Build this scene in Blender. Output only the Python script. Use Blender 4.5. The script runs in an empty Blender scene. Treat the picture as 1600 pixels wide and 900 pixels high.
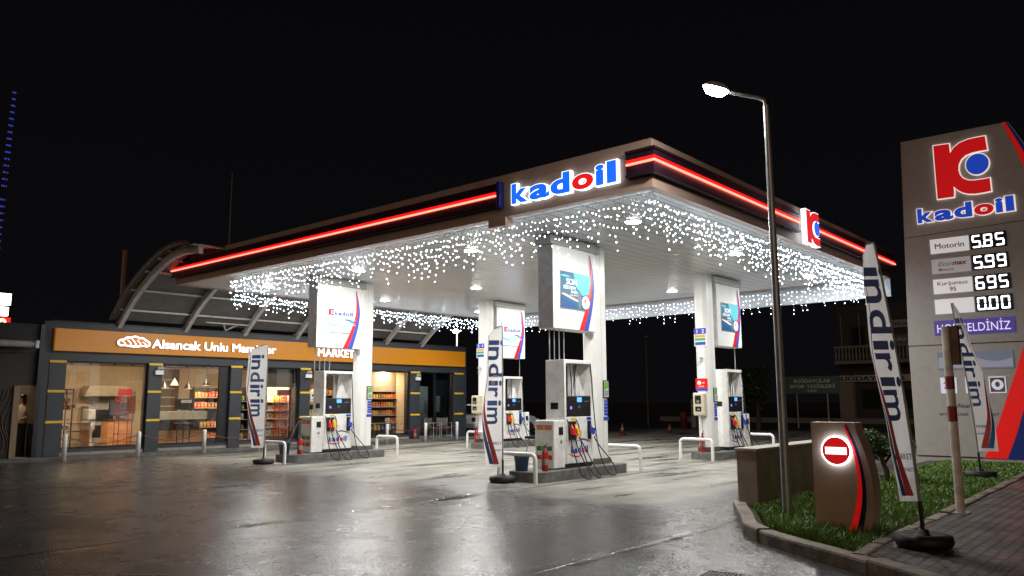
import bpy, math, random
from mathutils import Matrix, Vector
R = math.radians
random.seed(7)
SC = bpy.context.scene
COL = SC.collection

# ------------------------------------------------------------------ camera, night sky, exposure
cam_d = bpy.data.cameras.new("camera")
cam = bpy.data.objects.new("camera", cam_d); COL.objects.link(cam); SC.camera = cam
cam_d.sensor_width = 36; cam_d.lens = 27.634; cam_d.clip_start = 0.05; cam_d.clip_end = 2000
YAW, PITCH, ROLL = R(40.890), R(8.193), R(0.269)
# the view runs (0.748, 0.648) on the ground: turn the camera's +Y heading onto it
HEAD = math.atan2(-math.cos(YAW), math.sin(YAW))
cam.matrix_world = (Matrix.Translation((-11.149, -6.547, 1.6)) @ Matrix.Rotation(HEAD, 4, 'Z')
                    @ Matrix.Rotation(math.pi/2 + PITCH, 4, 'X') @ Matrix.Rotation(-ROLL, 4, 'Z'))

world = bpy.data.worlds.new("World"); SC.world = world; world.use_nodes = True
bg = world.node_tree.nodes['Background']
wn = world.node_tree.nodes; wl_ = world.node_tree.links      # dark night sky, a trace of town glow low down
tc = wn.new('ShaderNodeTexCoord'); sz = wn.new('ShaderNodeSeparateXYZ'); wl_.new(tc.outputs['Generated'], sz.inputs[0])
mr = wn.new('ShaderNodeMapRange'); mr.inputs[1].default_value = 0.0; mr.inputs[2].default_value = 0.55; wl_.new(sz.outputs[2], mr.inputs[0])
rp = wn.new('ShaderNodeMix'); rp.data_type = 'RGBA'; rp.inputs[6].default_value = (.62,.55,.66,1); rp.inputs[7].default_value = (.34,.34,.50,1); wl_.new(mr.outputs[0], rp.inputs[0])
wl_.new(rp.outputs[2], bg.inputs['Color']); bg.inputs['Strength'].default_value = 0.0055

sun_d = bpy.data.lights.new("town_glow", 'SUN'); sun_d.energy = 0.32; sun_d.angle = R(35); sun_d.color = (1.0, 0.70, 0.50)
sun = bpy.data.objects.new("town_glow", sun_d); COL.objects.link(sun)
sun.rotation_euler = Vector((0.76, 0.52, -0.24)).to_track_quat('-Z', 'Y').to_euler()

SC.view_settings.view_transform = 'Standard'; SC.view_settings.look = 'None'
SC.view_settings.exposure = 0.0; SC.view_settings.gamma = 1.0; SC.view_settings.use_curve_mapping = False
SC.render.engine = 'CYCLES'
cy = SC.cycles
cy.use_denoising = True
try: cy.denoiser = 'OPENIMAGEDENOISE'
except Exception: pass
cy.max_bounces = 6; cy.diffuse_bounces = 5; cy.glossy_bounces = 3; cy.transparent_max_bounces = 10; cy.transmission_bounces = 4
cy.sample_clamp_indirect = 4.0; cy.caustics_reflective = False; cy.caustics_refractive = False

# ------------------------------------------------------------------ materials
class NT:
    def __init__(s, nt): s.nt = nt
    def node(s, t, **kw):
        n = s.nt.nodes.new(t)
        for k, v in kw.items(): setattr(n, k, v)
        return n
    def link(s, a, b): s.nt.links.new(a, b)
    def setin(s, n, i, v):
        if hasattr(v, 'is_output') or isinstance(v, bpy.types.NodeSocket): s.link(v, n.inputs[i])
        else: n.inputs[i].default_value = v
    def math(s, op, a, b=0.0, c=0.0, clamp=False):
        n = s.node('ShaderNodeMath', operation=op); n.use_clamp = clamp
        for i, v in enumerate((a, b, c)): s.setin(n, i, v)
        return n.outputs[0]
    def ramp(s, v, lo, hi, a=0.0, b=1.0):
        n = s.node('ShaderNodeMapRange'); n.interpolation_type = 'SMOOTHSTEP'
        for i, x in enumerate((v, lo, hi, a, b)): s.setin(n, i, x)
        return n.outputs[0]
    def mix(s, f, a, b):
        n = s.node('ShaderNodeMix', data_type='RGBA')
        s.setin(n, 0, f); s.setin(n, 6, a); s.setin(n, 7, b)
        return n.outputs[2]
    def noise(s, vec, scale, detail=4, rough=.55):
        n = s.node('ShaderNodeTexNoise'); n.inputs['Scale'].default_value = scale
        n.inputs['Detail'].default_value = detail; n.inputs['Roughness'].default_value = rough
        s.link(vec, n.inputs['Vector']); return n.outputs[0]
    def obj(s): return s.node('ShaderNodeTexCoord').outputs['Object']

MATS = {}
def c4(c): return (c[0], c[1], c[2], 1.0)
def mat(name, col, rough=.5, metal=0.0, var=.12, scale=6.0, bump=0.0, bscale=60.0, spec=.5, stretch=None):
    """painted / plain surface with soft uneven tone, rough patches and a fine bump"""
    if name in MATS: return MATS[name]
    m = bpy.data.materials.new(name); m.use_nodes = True; t = NT(m.node_tree)
    p = m.node_tree.nodes['Principled BSDF']
    v = t.obj()
    if stretch:
        mp = t.node('ShaderNodeMapping'); mp.inputs['Scale'].default_value = stretch
        t.link(v, mp.inputs['Vector']); v = mp.outputs[0]
    n = t.noise(v, scale, 5)
    a = tuple(max(0, x*(1-var)) for x in col); b = tuple(min(1, x*(1+var)) for x in col)
    t.link(t.mix(t.ramp(n, .3, .7), c4(a), c4(b)), p.inputs['Base Color'])
    t.link(t.ramp(n, .25, .75, max(.02, rough*.85), min(1, rough*1.15)), p.inputs['Roughness'])
    p.inputs['Metallic'].default_value = metal
    p.inputs['Specular IOR Level'].default_value = spec
    if bump:
        bn = t.node('ShaderNodeBump'); bn.inputs['Strength'].default_value = bump; bn.inputs['Distance'].default_value = .01
        t.link(t.noise(v, bscale, 3), bn.inputs['Height']); t.link(bn.outputs[0], p.inputs['Normal'])
    MATS[name] = m; return m
def emit(name, col, strength, base=None):
    """a thing that gives off light"""
    if name in MATS: return MATS[name]
    m = bpy.data.materials.new(name); m.use_nodes = True
    p = m.node_tree.nodes['Principled BSDF']
    p.inputs['Base Color'].default_value = c4(base or tuple(x*.6 for x in col)); p.inputs['Roughness'].default_value = .35
    p.inputs['Emission Color'].default_value = c4(col); p.inputs['Emission Strength'].default_value = strength
    MATS[name] = m; return m
def glass(name, tint=(1, 1, 1), refl=1.0):
    m = bpy.data.materials.new(name); m.use_nodes = True; t = NT(m.node_tree); nt = m.node_tree
    nt.nodes.remove(nt.nodes['Principled BSDF'])
    tr = t.node('ShaderNodeBsdfTransparent'); tr.inputs[0].default_value = c4(tint)
    gl = t.node('ShaderNodeBsdfGlossy'); gl.inputs['Roughness'].default_value = .02; gl.inputs[0].default_value = (refl, refl, refl, 1)
    fr = t.node('ShaderNodeFresnel'); fr.inputs[0].default_value = 1.45
    mx = t.node('ShaderNodeMixShader'); t.link(fr.outputs[0], mx.inputs[0]); t.link(tr.outputs[0], mx.inputs[1]); t.link(gl.outputs[0], mx.inputs[2])
    t.link(mx.outputs[0], nt.nodes['Material Output'].inputs[0]); MATS[name] = m; return m

WHITE = mat('white_paint', (.78, .78, .76), .34, var=.04, scale=2)
PUMPW = mat('pump_white', (.78, .78, .765), .28, var=.07, scale=4)
GREYP = mat('grey_panel', (.42, .41, .40), .38, var=.05)
BEIGE = mat('beige_composite_panel', (.41, .285, .225), .42, var=.06, scale=1.5)
BAND = mat('dark_band', (.025, .012, .022), .35, var=.2)
BLACK = mat('black_plastic', (.012, .012, .014), .35, var=.2)
RUBBER = mat('black_rubber', (.016, .016, .016), .6, var=.3, bump=.2)
CONC = mat('grey_concrete', (.13, .13, .125), .8, var=.3, scale=7, bump=.5, bscale=40)
REDP = mat('red_paint', (.62, .02, .015), .35, var=.1)
REDM = mat('red_gloss_panel', (.75, .012, .012), .3, var=.05)
BLUEM = mat('blue_gloss_panel', (.02, .035, .22), .3, var=.05)
NAVY = mat('navy_panel', (.012, .016, .06), .3, var=.05)
BLUEL = mat('blue_print', (.03, .07, .42), .4, var=.05)
ANTH = mat('anthracite_cladding', (.034, .040, .050), .5, var=.1, scale=2)
ANTHL = mat('anthracite_joint', (.02, .022, .026), .6)
YEL = mat('yellow_strip', (.75, .48, .02), .45, var=.06)
STEEL = mat('galvanised_steel', (.42, .43, .43), .45, metal=.7, var=.12)
GSTEEL = mat('grey_steel_paint', (.34, .34, .34), .5, var=.12)
WOOD = mat('warm_wood', (.56, .28, .11), .5, var=.2, scale=3, stretch=(1, 1, 8))
DKWOOD = mat('dark_wood', (.05, .03, .02), .6, var=.3)
INWALL = mat('plaster_wall', (.62, .50, .36), .8, var=.06)
INFLOOR = mat('shop_floor_tile', (.30, .26, .22), .3, var=.08)
BLIND = mat('brown_blind', (.17, .12, .085), .7, var=.1)
GLASS = glass('window_glass', (.93, .95, .95))
PEAN = mat('peanut', (.5, .3, .1), .6)

# ------------------------------------------------------------------ mesh builder
def FA(a, b, z):   # drawing plane that faces -x : right is -y, up is z, out is -x
    return Matrix(((0, 0, -1, a), (-1, 0, 0, b), (0, 1, 0, z), (0, 0, 0, 1)))
def FB(a, b, z):   # drawing plane that faces -y : right is +x, up is z, out is -y
    return Matrix(((1, 0, 0, a), (0, 0, -1, b), (0, 1, 0, z), (0, 0, 0, 1)))
TXT = {}
def text_geo(s, off=0.0, ext=0.0, shear=0.0, space=1.0):
    # heavy capitals: three thin-set copies side by side keep the sharp inner corners clean
    if off > .014 and any(ch in 'MNAVWKZSRE4' for ch in s):
        k = (s, off, ext, shear, space, 'b')
        if k not in TXT:
            v0, f0 = text_geo(s, 0.0, ext, shear, space); vs = []; fs = []; o = off*.9; n = len(v0)
            for i, dx in enumerate((-o, 0, o)):
                vs += [v+Vector((dx, 0, .0015*i)) for v in v0]; fs += [tuple(q+n*i for q in f) for f in f0]
            TXT[k] = (vs, fs)
        return TXT[k]
    k = (s, off, ext, shear, space)
    if k not in TXT:
        c = bpy.data.curves.new('lettering', 'FONT'); c.body = s; c.size = 1; c.offset = off; c.extrude = ext
        c.shear = shear; c.space_character = space; c.resolution_u = 4
        o = bpy.data.objects.new('lettering', c); COL.objects.link(o)
        me = bpy.data.meshes.new_from_object(o.evaluated_get(bpy.context.evaluated_depsgraph_get()))
        TXT[k] = ([v.co.copy() for v in me.vertices], [tuple(p.vertices) for p in me.polygons])
        bpy.data.objects.remove(o); bpy.data.curves.remove(c); bpy.data.meshes.remove(me)
    return TXT[k]
class MB:
    def __init__(s): s.v = []; s.f = []; s.m = []; s.s = []; s.M = Matrix.Identity(4)
    def add(s, vs, fs, m=0, smooth=False, M=None):
        n = len(s.v); T = s.M @ M if M is not None else s.M
        s.v += [tuple(T @ Vector(v)) for v in vs]
        s.f += [tuple(i+n for i in f) for f in fs]; s.m += [m]*len(fs); s.s += [smooth]*len(fs)
        return s
    def box(s, x0, x1, y0, y1, z0, z1, m=0, M=None):
        x0, x1 = sorted((x0, x1)); y0, y1 = sorted((y0, y1)); z0, z1 = sorted((z0, z1))
        return s.add([(x0,y0,z0),(x1,y0,z0),(x1,y1,z0),(x0,y1,z0),(x0,y0,z1),(x1,y0,z1),(x1,y1,z1),(x0,y1,z1)],
              [(0,3,2,1),(4,5,6,7),(0,1,5,4),(1,2,6,5),(2,3,7,6),(3,0,4,7)], m, False, M)
    def prism(s, pts, z0, z1, m=0, M=None):
        a = sum(pts[i][0]*pts[(i+1)%len(pts)][1]-pts[(i+1)%len(pts)][0]*pts[i][1] for i in range(len(pts)))
        if a < 0: pts = pts[::-1]
        n = len(pts); v = [(x,y,z0) for x,y in pts]+[(x,y,z1) for x,y in pts]
        return s.add(v, [tuple(range(n-1,-1,-1)), tuple(range(n,2*n))]+[(i,(i+1)%n,n+(i+1)%n,n+i) for i in range(n)], m, False, M)
    def tube(s, pts, r, n=8, m=0, caps=True, M=None):
        pts = [Vector(p) for p in pts]; vs = []; fs = []; k = len(pts)
        rr = r if isinstance(r, (list, tuple)) else [r]*k
        up = None
        for i, p in enumerate(pts):
            d = (pts[min(i+1,k-1)]-pts[max(i-1,0)]).normalized()
            if up is None: up = Vector((0,0,1)) if abs(d.z) < .9 else Vector((1,0,0))
            x = d.cross(up).normalized(); up = x.cross(d).normalized()
            for j in range(n):
                t = 2*math.pi*j/n; vs.append(p+(x*math.cos(t)+up*math.sin(t))*rr[i])
        for i in range(k-1):
            for j in range(n):
                fs.append((i*n+j, i*n+(j+1)%n, (i+1)*n+(j+1)%n, (i+1)*n+j))
        s.add(vs, fs, m, True, M)
        if caps: s.add(vs[:n], [tuple(range(n-1,-1,-1))], m, False, M); s.add(vs[-n:], [tuple(range(n))], m, False, M)
        return s
    def cyl(s, p, r, h, n=16, m=0, M=None): return s.tube([p, (p[0],p[1],p[2]+h)], r, n, m, True, M)
    def lathe(s, prof, n=20, c=(0,0,0), m=0, M=None):
        vs = []; fs = []
        for r, z in prof:
            for j in range(n):
                t = 2*math.pi*j/n; vs.append((c[0]+r*math.cos(t), c[1]+r*math.sin(t), c[2]+z))
        for i in range(len(prof)-1):
            for j in range(n): fs.append((i*n+j, i*n+(j+1)%n, (i+1)*n+(j+1)%n, (i+1)*n+j))
        fs += [tuple(range(n-1,-1,-1)), tuple(range((len(prof)-1)*n, len(prof)*n))]
        return s.add(vs, fs, m, True, M)
    def octa(s, c, r, m=0):
        x, y, z = c
        return s.add([(x+r,y,z),(x-r,y,z),(x,y+r,z),(x,y-r,z),(x,y,z+r),(x,y,z-r)],
              [(0,2,4),(2,1,4),(1,3,4),(3,0,4),(2,0,5),(1,2,5),(3,1,5),(0,3,5)], m, True)
    def disc(s, c, r, z0, z1, n=28, m=0, M=None, ry=None):
        return s.prism([(c[0]+r*math.cos(2*math.pi*i/n), c[1]+(ry or r)*math.sin(2*math.pi*i/n)) for i in range(n)], z0, z1, m, M)
    def text(s, M, body, x, y, h, m=0, z=.004, w=None, off=.02, ext=0.0, align='L', shear=0.0, space=1.0):
        """lettering of cap height h with its baseline at (x, y) of plane M; w squeezes or widens it to that width"""
        vs, fs = text_geo(body, off, ext/(h/.72) if ext else 0.0, shear, space)
        k = h/.72; x0 = min(v.x for v in vs); x1 = max(v.x for v in vs)
        kx = w/(x1-x0) if w else k; W = (x1-x0)*kx
        ox = x - (0 if align == 'L' else W/2 if align == 'C' else W)
        return s.add([(ox+(v.x-x0)*kx, y+v.y*k, z+v.z*k) for v in vs], fs, m, False, M)
    def build(s, name, mats, parent=None, bevel=0.0):
        me = bpy.data.meshes.new(name); me.from_pydata(s.v, [], s.f); me.validate()
        if not isinstance(mats, (list, tuple)): mats = [mats]
        for q in mats: me.materials.append(q)
        if len(me.polygons) == len(s.f):
            me.polygons.foreach_set('material_index', s.m); me.polygons.foreach_set('use_smooth', s.s)
        o = bpy.data.objects.new(name, me); COL.objects.link(o)
        if parent: o.parent = parent
        if bevel:
            b = o.modifiers.new('edge', 'BEVEL'); b.width = bevel; b.segments = 2; b.limit_method = 'ANGLE'; b.angle_limit = R(40)
        return o
def thing(name, label, cat, loc=(0,0,0), rz=0.0, group=None):
    o = bpy.data.objects.new(name, None); COL.objects.link(o); o.location = loc; o.rotation_euler = (0,0,rz); o.empty_display_size = .2
    tag(o, label, cat, group); return o
def tag(o, label, cat, group=None):
    o['label'] = label; o['category'] = cat
    if group: o['group'] = group
    return o
def place(o, loc, rz=0.0): o.location = loc; o.rotation_euler = (0,0,rz); return o
def kids(o): return [c for c in ALLK.get(o.name, [])]
def dup(root, loc, rz=0.0, label=None):
    def cp(o, par):
        c = o.copy(); COL.objects.link(c)
        if par: c.parent = par
        for ch in o.children: cp(ch, c)
        return c
    r = cp(root, None); r.location = loc; r.rotation_euler = (0,0,rz)
    if label: r['label'] = label
    return r
def structure(o): o['kind'] = 'structure'; return o
def lamp(kind, name, loc, energy, color, parent=None, aim=None, **kw):
    d = bpy.data.lights.new(name, kind); d.energy = energy; d.color = color
    for k, v in kw.items(): setattr(d, k, v)
    o = bpy.data.objects.new(name, d); COL.objects.link(o); o.location = loc
    if aim: o.rotation_euler = Vector(aim).to_track_quat('-Z', 'Y').to_euler()
    if parent: o.parent = parent
    return o
def bend(pts, r, n=5):
    """round the corners of a polyline"""
    pts = [Vector(p) for p in pts]; out = [pts[0]]
    for i in range(1, len(pts)-1):
        p = pts[i]; a = (pts[i-1]-p); b = (pts[i+1]-p); q = min(r, a.length*.49, b.length*.49)
        a = p+a.normalized()*q; b = p+b.normalized()*q
        for k in range(n+1):
            t = k/n; out.append(a*(1-t)**2+p*2*t*(1-t)+b*t*t)
    return out+[pts[-1]]
def curve(pts, n=8):
    """smooth line through points"""
    P = [Vector(p) for p in pts]; P = [P[0]*2-P[1]]+P+[P[-1]*2-P[-2]]; out = []
    for i in range(1, len(P)-2):
        for k in range(n):
            t = k/n; a, b, c, d = P[i-1:i+3]
            out.append(.5*((2*b)+(c-a)*t+(2*a-5*b+4*c-d)*t*t+(3*b-a-3*c+d)*t**3))
    return out+[P[-2]]

# logo shapes ---------------------------------------------------------------------------------
def _emblem():
    px = [(222,165),(360,148),(366,200),(370,232),(400,185),(450,143),(520,113),(600,96),(668,85),(685,208),(620,217),(560,230),(505,252),(465,288),(443,335),
          (440,385),(452,428),(478,459),(520,478),(570,480),(640,471),(702,460),(712,575),(650,588),(580,598),(520,597),(470,584),(430,560),(396,530),(400,575),(398,622),(255,640)]
    out = []
    for x, y in px:
        yt = 165-.18*(x-222); yb = 640-.142*(x-255)
        out.append(((x-222-.07*(y-165))/452, 1-(y-yt)/(yb-yt)))
    return out
EMB = _emblem()
def grow(pts, d):
    n = len(pts); area = sum(pts[i][0]*pts[(i+1)%n][1]-pts[(i+1)%n][0]*pts[i][1] for i in range(n)); sg = 1 if area > 0 else -1
    out = []
    for i in range(n):
        p0, p, p1 = Vector(pts[i-1]), Vector(pts[i]), Vector(pts[(i+1)%n])
        a = (p-p0).normalized(); b = (p1-p).normalized()
        na = Vector((a.y,-a.x))*sg; nb = Vector((b.y,-b.x))*sg; m = (na+nb)
        m = m/max(.5, m.dot(na)) if m.length > .01 else na
        out.append(tuple(p+m*d))
    return out
LET = (('k',0,.169),('a',.186,.385),('d',.396,.582),('o',.602,.800),('i',.818,.892),('l',.918,1.0))
def wordmark(M, x, y, w, h, t, rim=0.0, spread=.03):
    """the six sign letters; returns list of (letter, builder for face, builder for rim)"""
    res = []
    for ch, a, b in LET:
        vs, fs = text_geo(ch, .045, 0.0); x0 = min(v.x for v in vs); x1 = max(v.x for v in vs)
        kx = (b-a)*w/(x1-x0); ky = h/.80
        face = MB()
        face.add([(x+a*w+(v.x-x0)*kx, y+(v.y+.04)*ky, t) for v in vs], fs, 1 if ch == 'o' else 0, False, M)
        if rim:
            vs, fs = text_geo(ch, .045+spread, t*.45/(kx+ky)*2)
            face.add([(x+a*w+(v.x-x0)*kx, y+(v.y+.04)*ky, t*.5+v.z*(kx+ky)/2) for v in vs], fs, 2, False, M)
        res.append((ch, face))
    return res

# ------------------------------------------------------------------ the ground
CX, CY = 13.5, 16.6          # the fuel canopy covers x 0..13.5, y 0..16.6
def ground_material():
    m = bpy.data.materials.new('wet_forecourt_concrete'); m.use_nodes = True; t = NT(m.node_tree); p = m.node_tree.nodes['Principled BSDF']
    v = t.obj(); sp = t.node('ShaderNodeSeparateXYZ'); t.link(v, sp.inputs[0]); X, Y = sp.outputs[0], sp.outputs[1]
    n1 = t.noise(v, .32, 5, .6); n2 = t.noise(v, 1.7, 6, .6); n3 = t.noise(v, 42, 1, .5); n4 = t.noise(v, .55, 3); n5 = t.noise(v, 9, 4, .65)
    mp = t.node('ShaderNodeMapping'); mp.inputs['Scale'].default_value = (.35, 1.5, 1); t.link(v, mp.inputs[0]); n6 = t.noise(mp.outputs[0], .9, 4)
    dx = t.math('MAXIMUM', t.math('SUBTRACT', 0, X), t.math('SUBTRACT', X, 30.0))
    dy = t.math('MAXIMUM', t.math('SUBTRACT', .2, Y), t.math('SUBTRACT', Y, CY))
    d = t.math('ADD', t.math('MAXIMUM', dx, dy), t.math('MULTIPLY', t.math('SUBTRACT', n2, .5), 1.6))
    d = t.math('ADD', d, t.math('MULTIPLY', t.math('SUBTRACT', n1, .5), 2.2))
    wet = t.ramp(d, -1.0, 1.2)
    damp = t.math('MULTIPLY', t.ramp(n6, .53, .61), .85)
    wet = t.math('MAXIMUM', wet, damp)
    dry = t.mix(t.ramp(n2, .3, .72), (.305, .287, .245, 1), (.20, .188, .16, 1))
    dry = t.mix(t.math('MULTIPLY', t.ramp(n6, .42, .56), .65), dry, (.145, .136, .12, 1))
    wc = t.mix(t.ramp(n2, .3, .7), (.088, .083, .081, 1), (.048, .045, .044, 1))
    wc = t.mix(t.math('MULTIPLY', t.ramp(n3, .56, .70), .7), wc, (.19, .182, .175, 1))
    col = t.mix(wet, dry, wc)
    # construction joints between the slabs: three long ones and a few across, a little crooked
    wob = t.math('MULTIPLY', t.math('SUBTRACT', n5, .5), .05)
    jd = None
    for off in (-1.72, 3.06, 7.78, 12.5, 17.2):
        q = t.math('ABSOLUTE', t.math('ADD', t.math('SUBTRACT', Y, off), wob)); jd = q if jd is None else t.math('MINIMUM', jd, q)
    for off in (-9.2, 5.9, 12.2):
        q = t.math('ABSOLUTE', t.math('ADD', t.math('SUBTRACT', X, off), wob)); jd = t.math('MINIMUM', jd, q)
    joint = t.math('SUBTRACT', 1.0, t.ramp(jd, .025, .065))
    gutter = t.math('MULTIPLY', t.math('SUBTRACT', 1.0, t.ramp(jd, .05, .22)), t.ramp(t.noise(v, .8, 3), .45, .58))
    col = t.mix(t.math('MULTIPLY', joint, .85), col, (.012, .011, .01, 1))
    t.link(col, p.inputs['Base Color'])
    pud = t.math('MAXIMUM', t.math('MULTIPLY', t.ramp(n4, .66, .74), .6), gutter)
    rw = t.ramp(t.math('ADD', t.math('MULTIPLY', n2, .5), t.math('MULTIPLY', n1, .5)), .38, .62, .17, .31)
    rw = t.math('ADD', rw, t.math('MULTIPLY', t.math('SUBTRACT', n5, .5), .08))
    rw = t.math('MULTIPLY', rw, t.math('SUBTRACT', 1.0, t.math('MULTIPLY', pud, .7)))
    ro = t.math('ADD', t.math('MULTIPLY', wet, rw), t.math('MULTIPLY', t.math('SUBTRACT', 1, wet), .62))
    t.link(ro, p.inputs['Roughness']); p.inputs['IOR'].default_value = 1.42
    b = t.node('ShaderNodeBump'); b.inputs['Distance'].default_value = .010
    h = t.math('ADD', t.math('MULTIPLY', n3, t.math('SUBTRACT', 1.0, t.math('MULTIPLY', pud, .8))), t.math('MULTIPLY', n5, .03))
    h = t.math('SUBTRACT', h, t.math('MULTIPLY', joint, 1.5))
    t.link(h, b.inputs['Height']); b.inputs['Strength'].default_value = .5
    t.link(b.outputs[0], p.inputs['Normal'])
    return m
def paver_material():
    m = bpy.data.materials.new('wet_block_paving'); m.use_nodes = True; t = NT(m.node_tree); p = m.node_tree.nodes['Principled BSDF']
    v = t.obj(); br = t.node('ShaderNodeTexBrick'); t.link(v, br.inputs['Vector']); br.inputs['Scale'].default_value = 1
    br.inputs['Brick Width'].default_value = .22; br.inputs['Row Height'].default_value = .115; br.inputs['Mortar Size'].default_value = .014
    br.inputs['Color1'].default_value = (.16, .125, .10, 1); br.inputs['Color2'].default_value = (.075, .062, .052, 1); br.inputs['Mortar'].default_value = (.018, .016, .014, 1)
    n = t.noise(v, 1.3, 5); n2 = t.noise(v, 30, 4)
    t.link(t.mix(t.math('MULTIPLY', t.ramp(n, .4, .7), .6), br.outputs[0], (.035, .03, .027, 1)), p.inputs['Base Color'])
    t.link(t.ramp(n, .35, .65, .32, .6), p.inputs['Roughness'])
    b = t.node('ShaderNodeBump'); b.inputs['Strength'].default_value = 1.0; b.inputs['Distance'].default_value = .02
    t.link(t.math('ADD', t.math('MULTIPLY', br.outputs[1], -1.5), t.math('MULTIPLY', n2, .5)), b.inputs['Height']); t.link(b.outputs[0], p.inputs['Normal'])
    return m
def sheet(name, pts, z, m):
    b = MB(); b.add([(x, y, z) for x, y in pts], [tuple(range(len(pts)))]); return structure(b.build(name, m))
sheet('ground', [(-400,-400),(500,-400),(500,500),(-400,500)], -.02, mat('dark_far_ground', (.05,.048,.045), .7, bump=.3))
sheet('forecourt', [(-40,-30),(30.5,-30),(30.5,45),(-40,45)], 0, ground_material())
sheet('road', [(30.5,-60),(44,-60),(44,80),(30.5,80)], .004, mat('wet_asphalt', (.05,.05,.05), .42, var=.3, bump=.5))

# kerb of the planted island: a run of cast kerb stones along the drive, then round to the pavement
KERB = [(.03,-1.17),(-1.15,-1.82),(-2.0,-2.28),(-2.42,-2.68),(-2.78,-3.2),(-3.2,-3.85),(-3.68,-4.5),(-4.3,-5.3),(-5.4,-6.7),(-7.5,-9.3)]
KC = mat('old_kerb_concrete', (.23,.185,.145), .75, var=.45, scale=5, bump=.8, bscale=30)
def kerb_run(line, w, z, name, step=.92, gap=.012):
    pts = [Vector((x,y,0)) for x, y in line]; L = [0]
    for i in range(1, len(pts)): L.append(L[-1]+(pts[i]-pts[i-1]).length)
    def at(s):
        s = max(0, min(L[-1], s))
        for i in range(1, len(L)):
            if s <= L[i]: return pts[i-1].lerp(pts[i], (s-L[i-1])/(L[i]-L[i-1]))
        return pts[-1]
    def nrm(s):
        d = (at(s+.05)-at(s-.05)).normalized(); return Vector((-d.y, d.x, 0))
    b = MB(); s = 0; rnd = random.Random(3)
    while s < L[-1]-.1:
        e = min(L[-1], s+step); dz = rnd.uniform(-.012,.012); sh = rnd.uniform(-.012,.012); k = 4; vs = []
        for i in range(k+1):
            q = s+gap+(e-s-2*gap)*i/k; c = at(q); n = nrm(q); r = .03
            for o, h in ((0,-.05),(0,z-r+dz),(r*.3,z-r*.3+dz),(r,z+dz),(w-.01,z+dz),(w,z-.015+dz),(w,-.05)):
                vs.append(c+n*(o+sh)+Vector((0,0,h)))
        m = 7; fs = [(i*m+j, i*m+j+1, (i+1)*m+j+1, (i+1)*m+j) for i in range(k) for j in range(m-1)]
        fs += [tuple(range(m-1,-1,-1)), tuple(range(k*m, k*m+m))]
        b.add(vs, fs); s = e
    return structure(b.build(name, KC))
kerb_run(KERB, .17, .15, 'kerb', .92)
kerb_run([(-3.15,-4.03),(-2.3,-3.98),(.5,-3.98),(4,-3.94),(12,-3.86),(30,-3.7)], .14, .16, 'garden_kerb', .7)
inner = [(x,y) for x, y in KERB]
# garden soil and pavement behind the kerbs
sheet('garden_soil', [(.05,-1.3),(-1.1,-1.95),(-1.9,-2.42),(-2.3,-2.8),(-2.65,-3.3),(-3.05,-3.9),(12,-3.85),(30,-3.6),(30,-1.3)], .09, mat('dark_soil', (.035,.027,.016), .9, var=.4, bump=1, bscale=20))
sheet('pavement', [(-3.02,-3.98),(-3.55,-4.62),(-4.2,-5.4),(-5.3,-6.8),(-7.4,-9.4),(-5,-14),(40,-14),(40,-3.8),(12,-3.87)], .135, paver_material())

def grass_mat():
    m = bpy.data.materials.new('grass_blades'); m.use_nodes = True; t = NT(m.node_tree); p = m.node_tree.nodes['Principled BSDF']
    n = t.noise(t.obj(), 2.2, 4); n2 = t.noise(t.obj(), 25, 2)
    c = t.mix(t.ramp(n, .35, .65), (.095,.20,.025,1), (.16,.27,.045,1)); c = t.mix(t.math('MULTIPLY', t.ramp(n2, .55, .75), .6), c, (.20,.20,.07,1))
    t.link(c, p.inputs['Base Color']); p.inputs['Roughness'].default_value = .5
    return m
def inside(x, y):
    if y > -1.66 and x > -.1: return False
    k = [(.1,-1.4),(-1.0,-2.02),(-1.85,-2.47),(-2.22,-2.85),(-2.58,-3.35),(-3.0,-3.9)]
    if y < -3.86: return False
    for (x0,y0),(x1,y1) in zip(k, k[1:]):
        if y1 <= y <= y0: return x > x0+(x1-x0)*(y-y0)/(y1-y0)
    return x > -.1
def grass():
    rnd = random.Random(5); vs = []; fs = []; n = 0
    clump = [(rnd.uniform(-2.8,4), rnd.uniform(-3.8,-1.7), rnd.uniform(.25,.7), rnd.uniform(.6,1.7)) for _ in range(30)]
    tries = 0
    while n < 36000 and tries < 200000:
        tries += 1
        x = -3+15*rnd.random()**1.7; y = rnd.uniform(-3.9,-1.5)
        if not inside(x, y): continue
        h = rnd.uniform(.04,.11)*(1 if x < 4 else .7)
        for cx, cy_, r, k in clump:
            d = math.hypot(x-cx, y-cy_)
            if d < r: h *= 1+(k-1)*(1-d/r)
        if -2.7 < x < -1.2 and y < -2.7: h *= 1.25
        w = rnd.uniform(.004,.009)*(1 if x < 3 else 1.8); a = rnd.uniform(0,6.283); l = rnd.uniform(.2,.9)*h; b = rnd.uniform(0,6.283)
        ux, uy = math.cos(a)*w, math.sin(a)*w; lx, ly = math.cos(b)*l, math.sin(b)*l; z = .085
        i = len(vs)
        vs += [(x-ux,y-uy,z),(x+ux,y+uy,z),(x+ux*.7+lx*.35,y+uy*.7+ly*.35,z+h*.6),(x-ux*.7+lx*.35,y-uy*.7+ly*.35,z+h*.6),(x+lx,y+ly,z+h)]
        fs += [(i,i+1,i+2,i+3),(i+3,i+2,i+4)]; n += 1
    b = MB(); b.v = vs; b.f = fs; b.m = [0]*len(fs); b.s = [False]*len(fs)
    o = b.build('grass', grass_mat()); o['kind'] = 'stuff'; o['label'] = 'wet green grass growing on the kerbed island'; o['category'] = 'grass'
grass()

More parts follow.
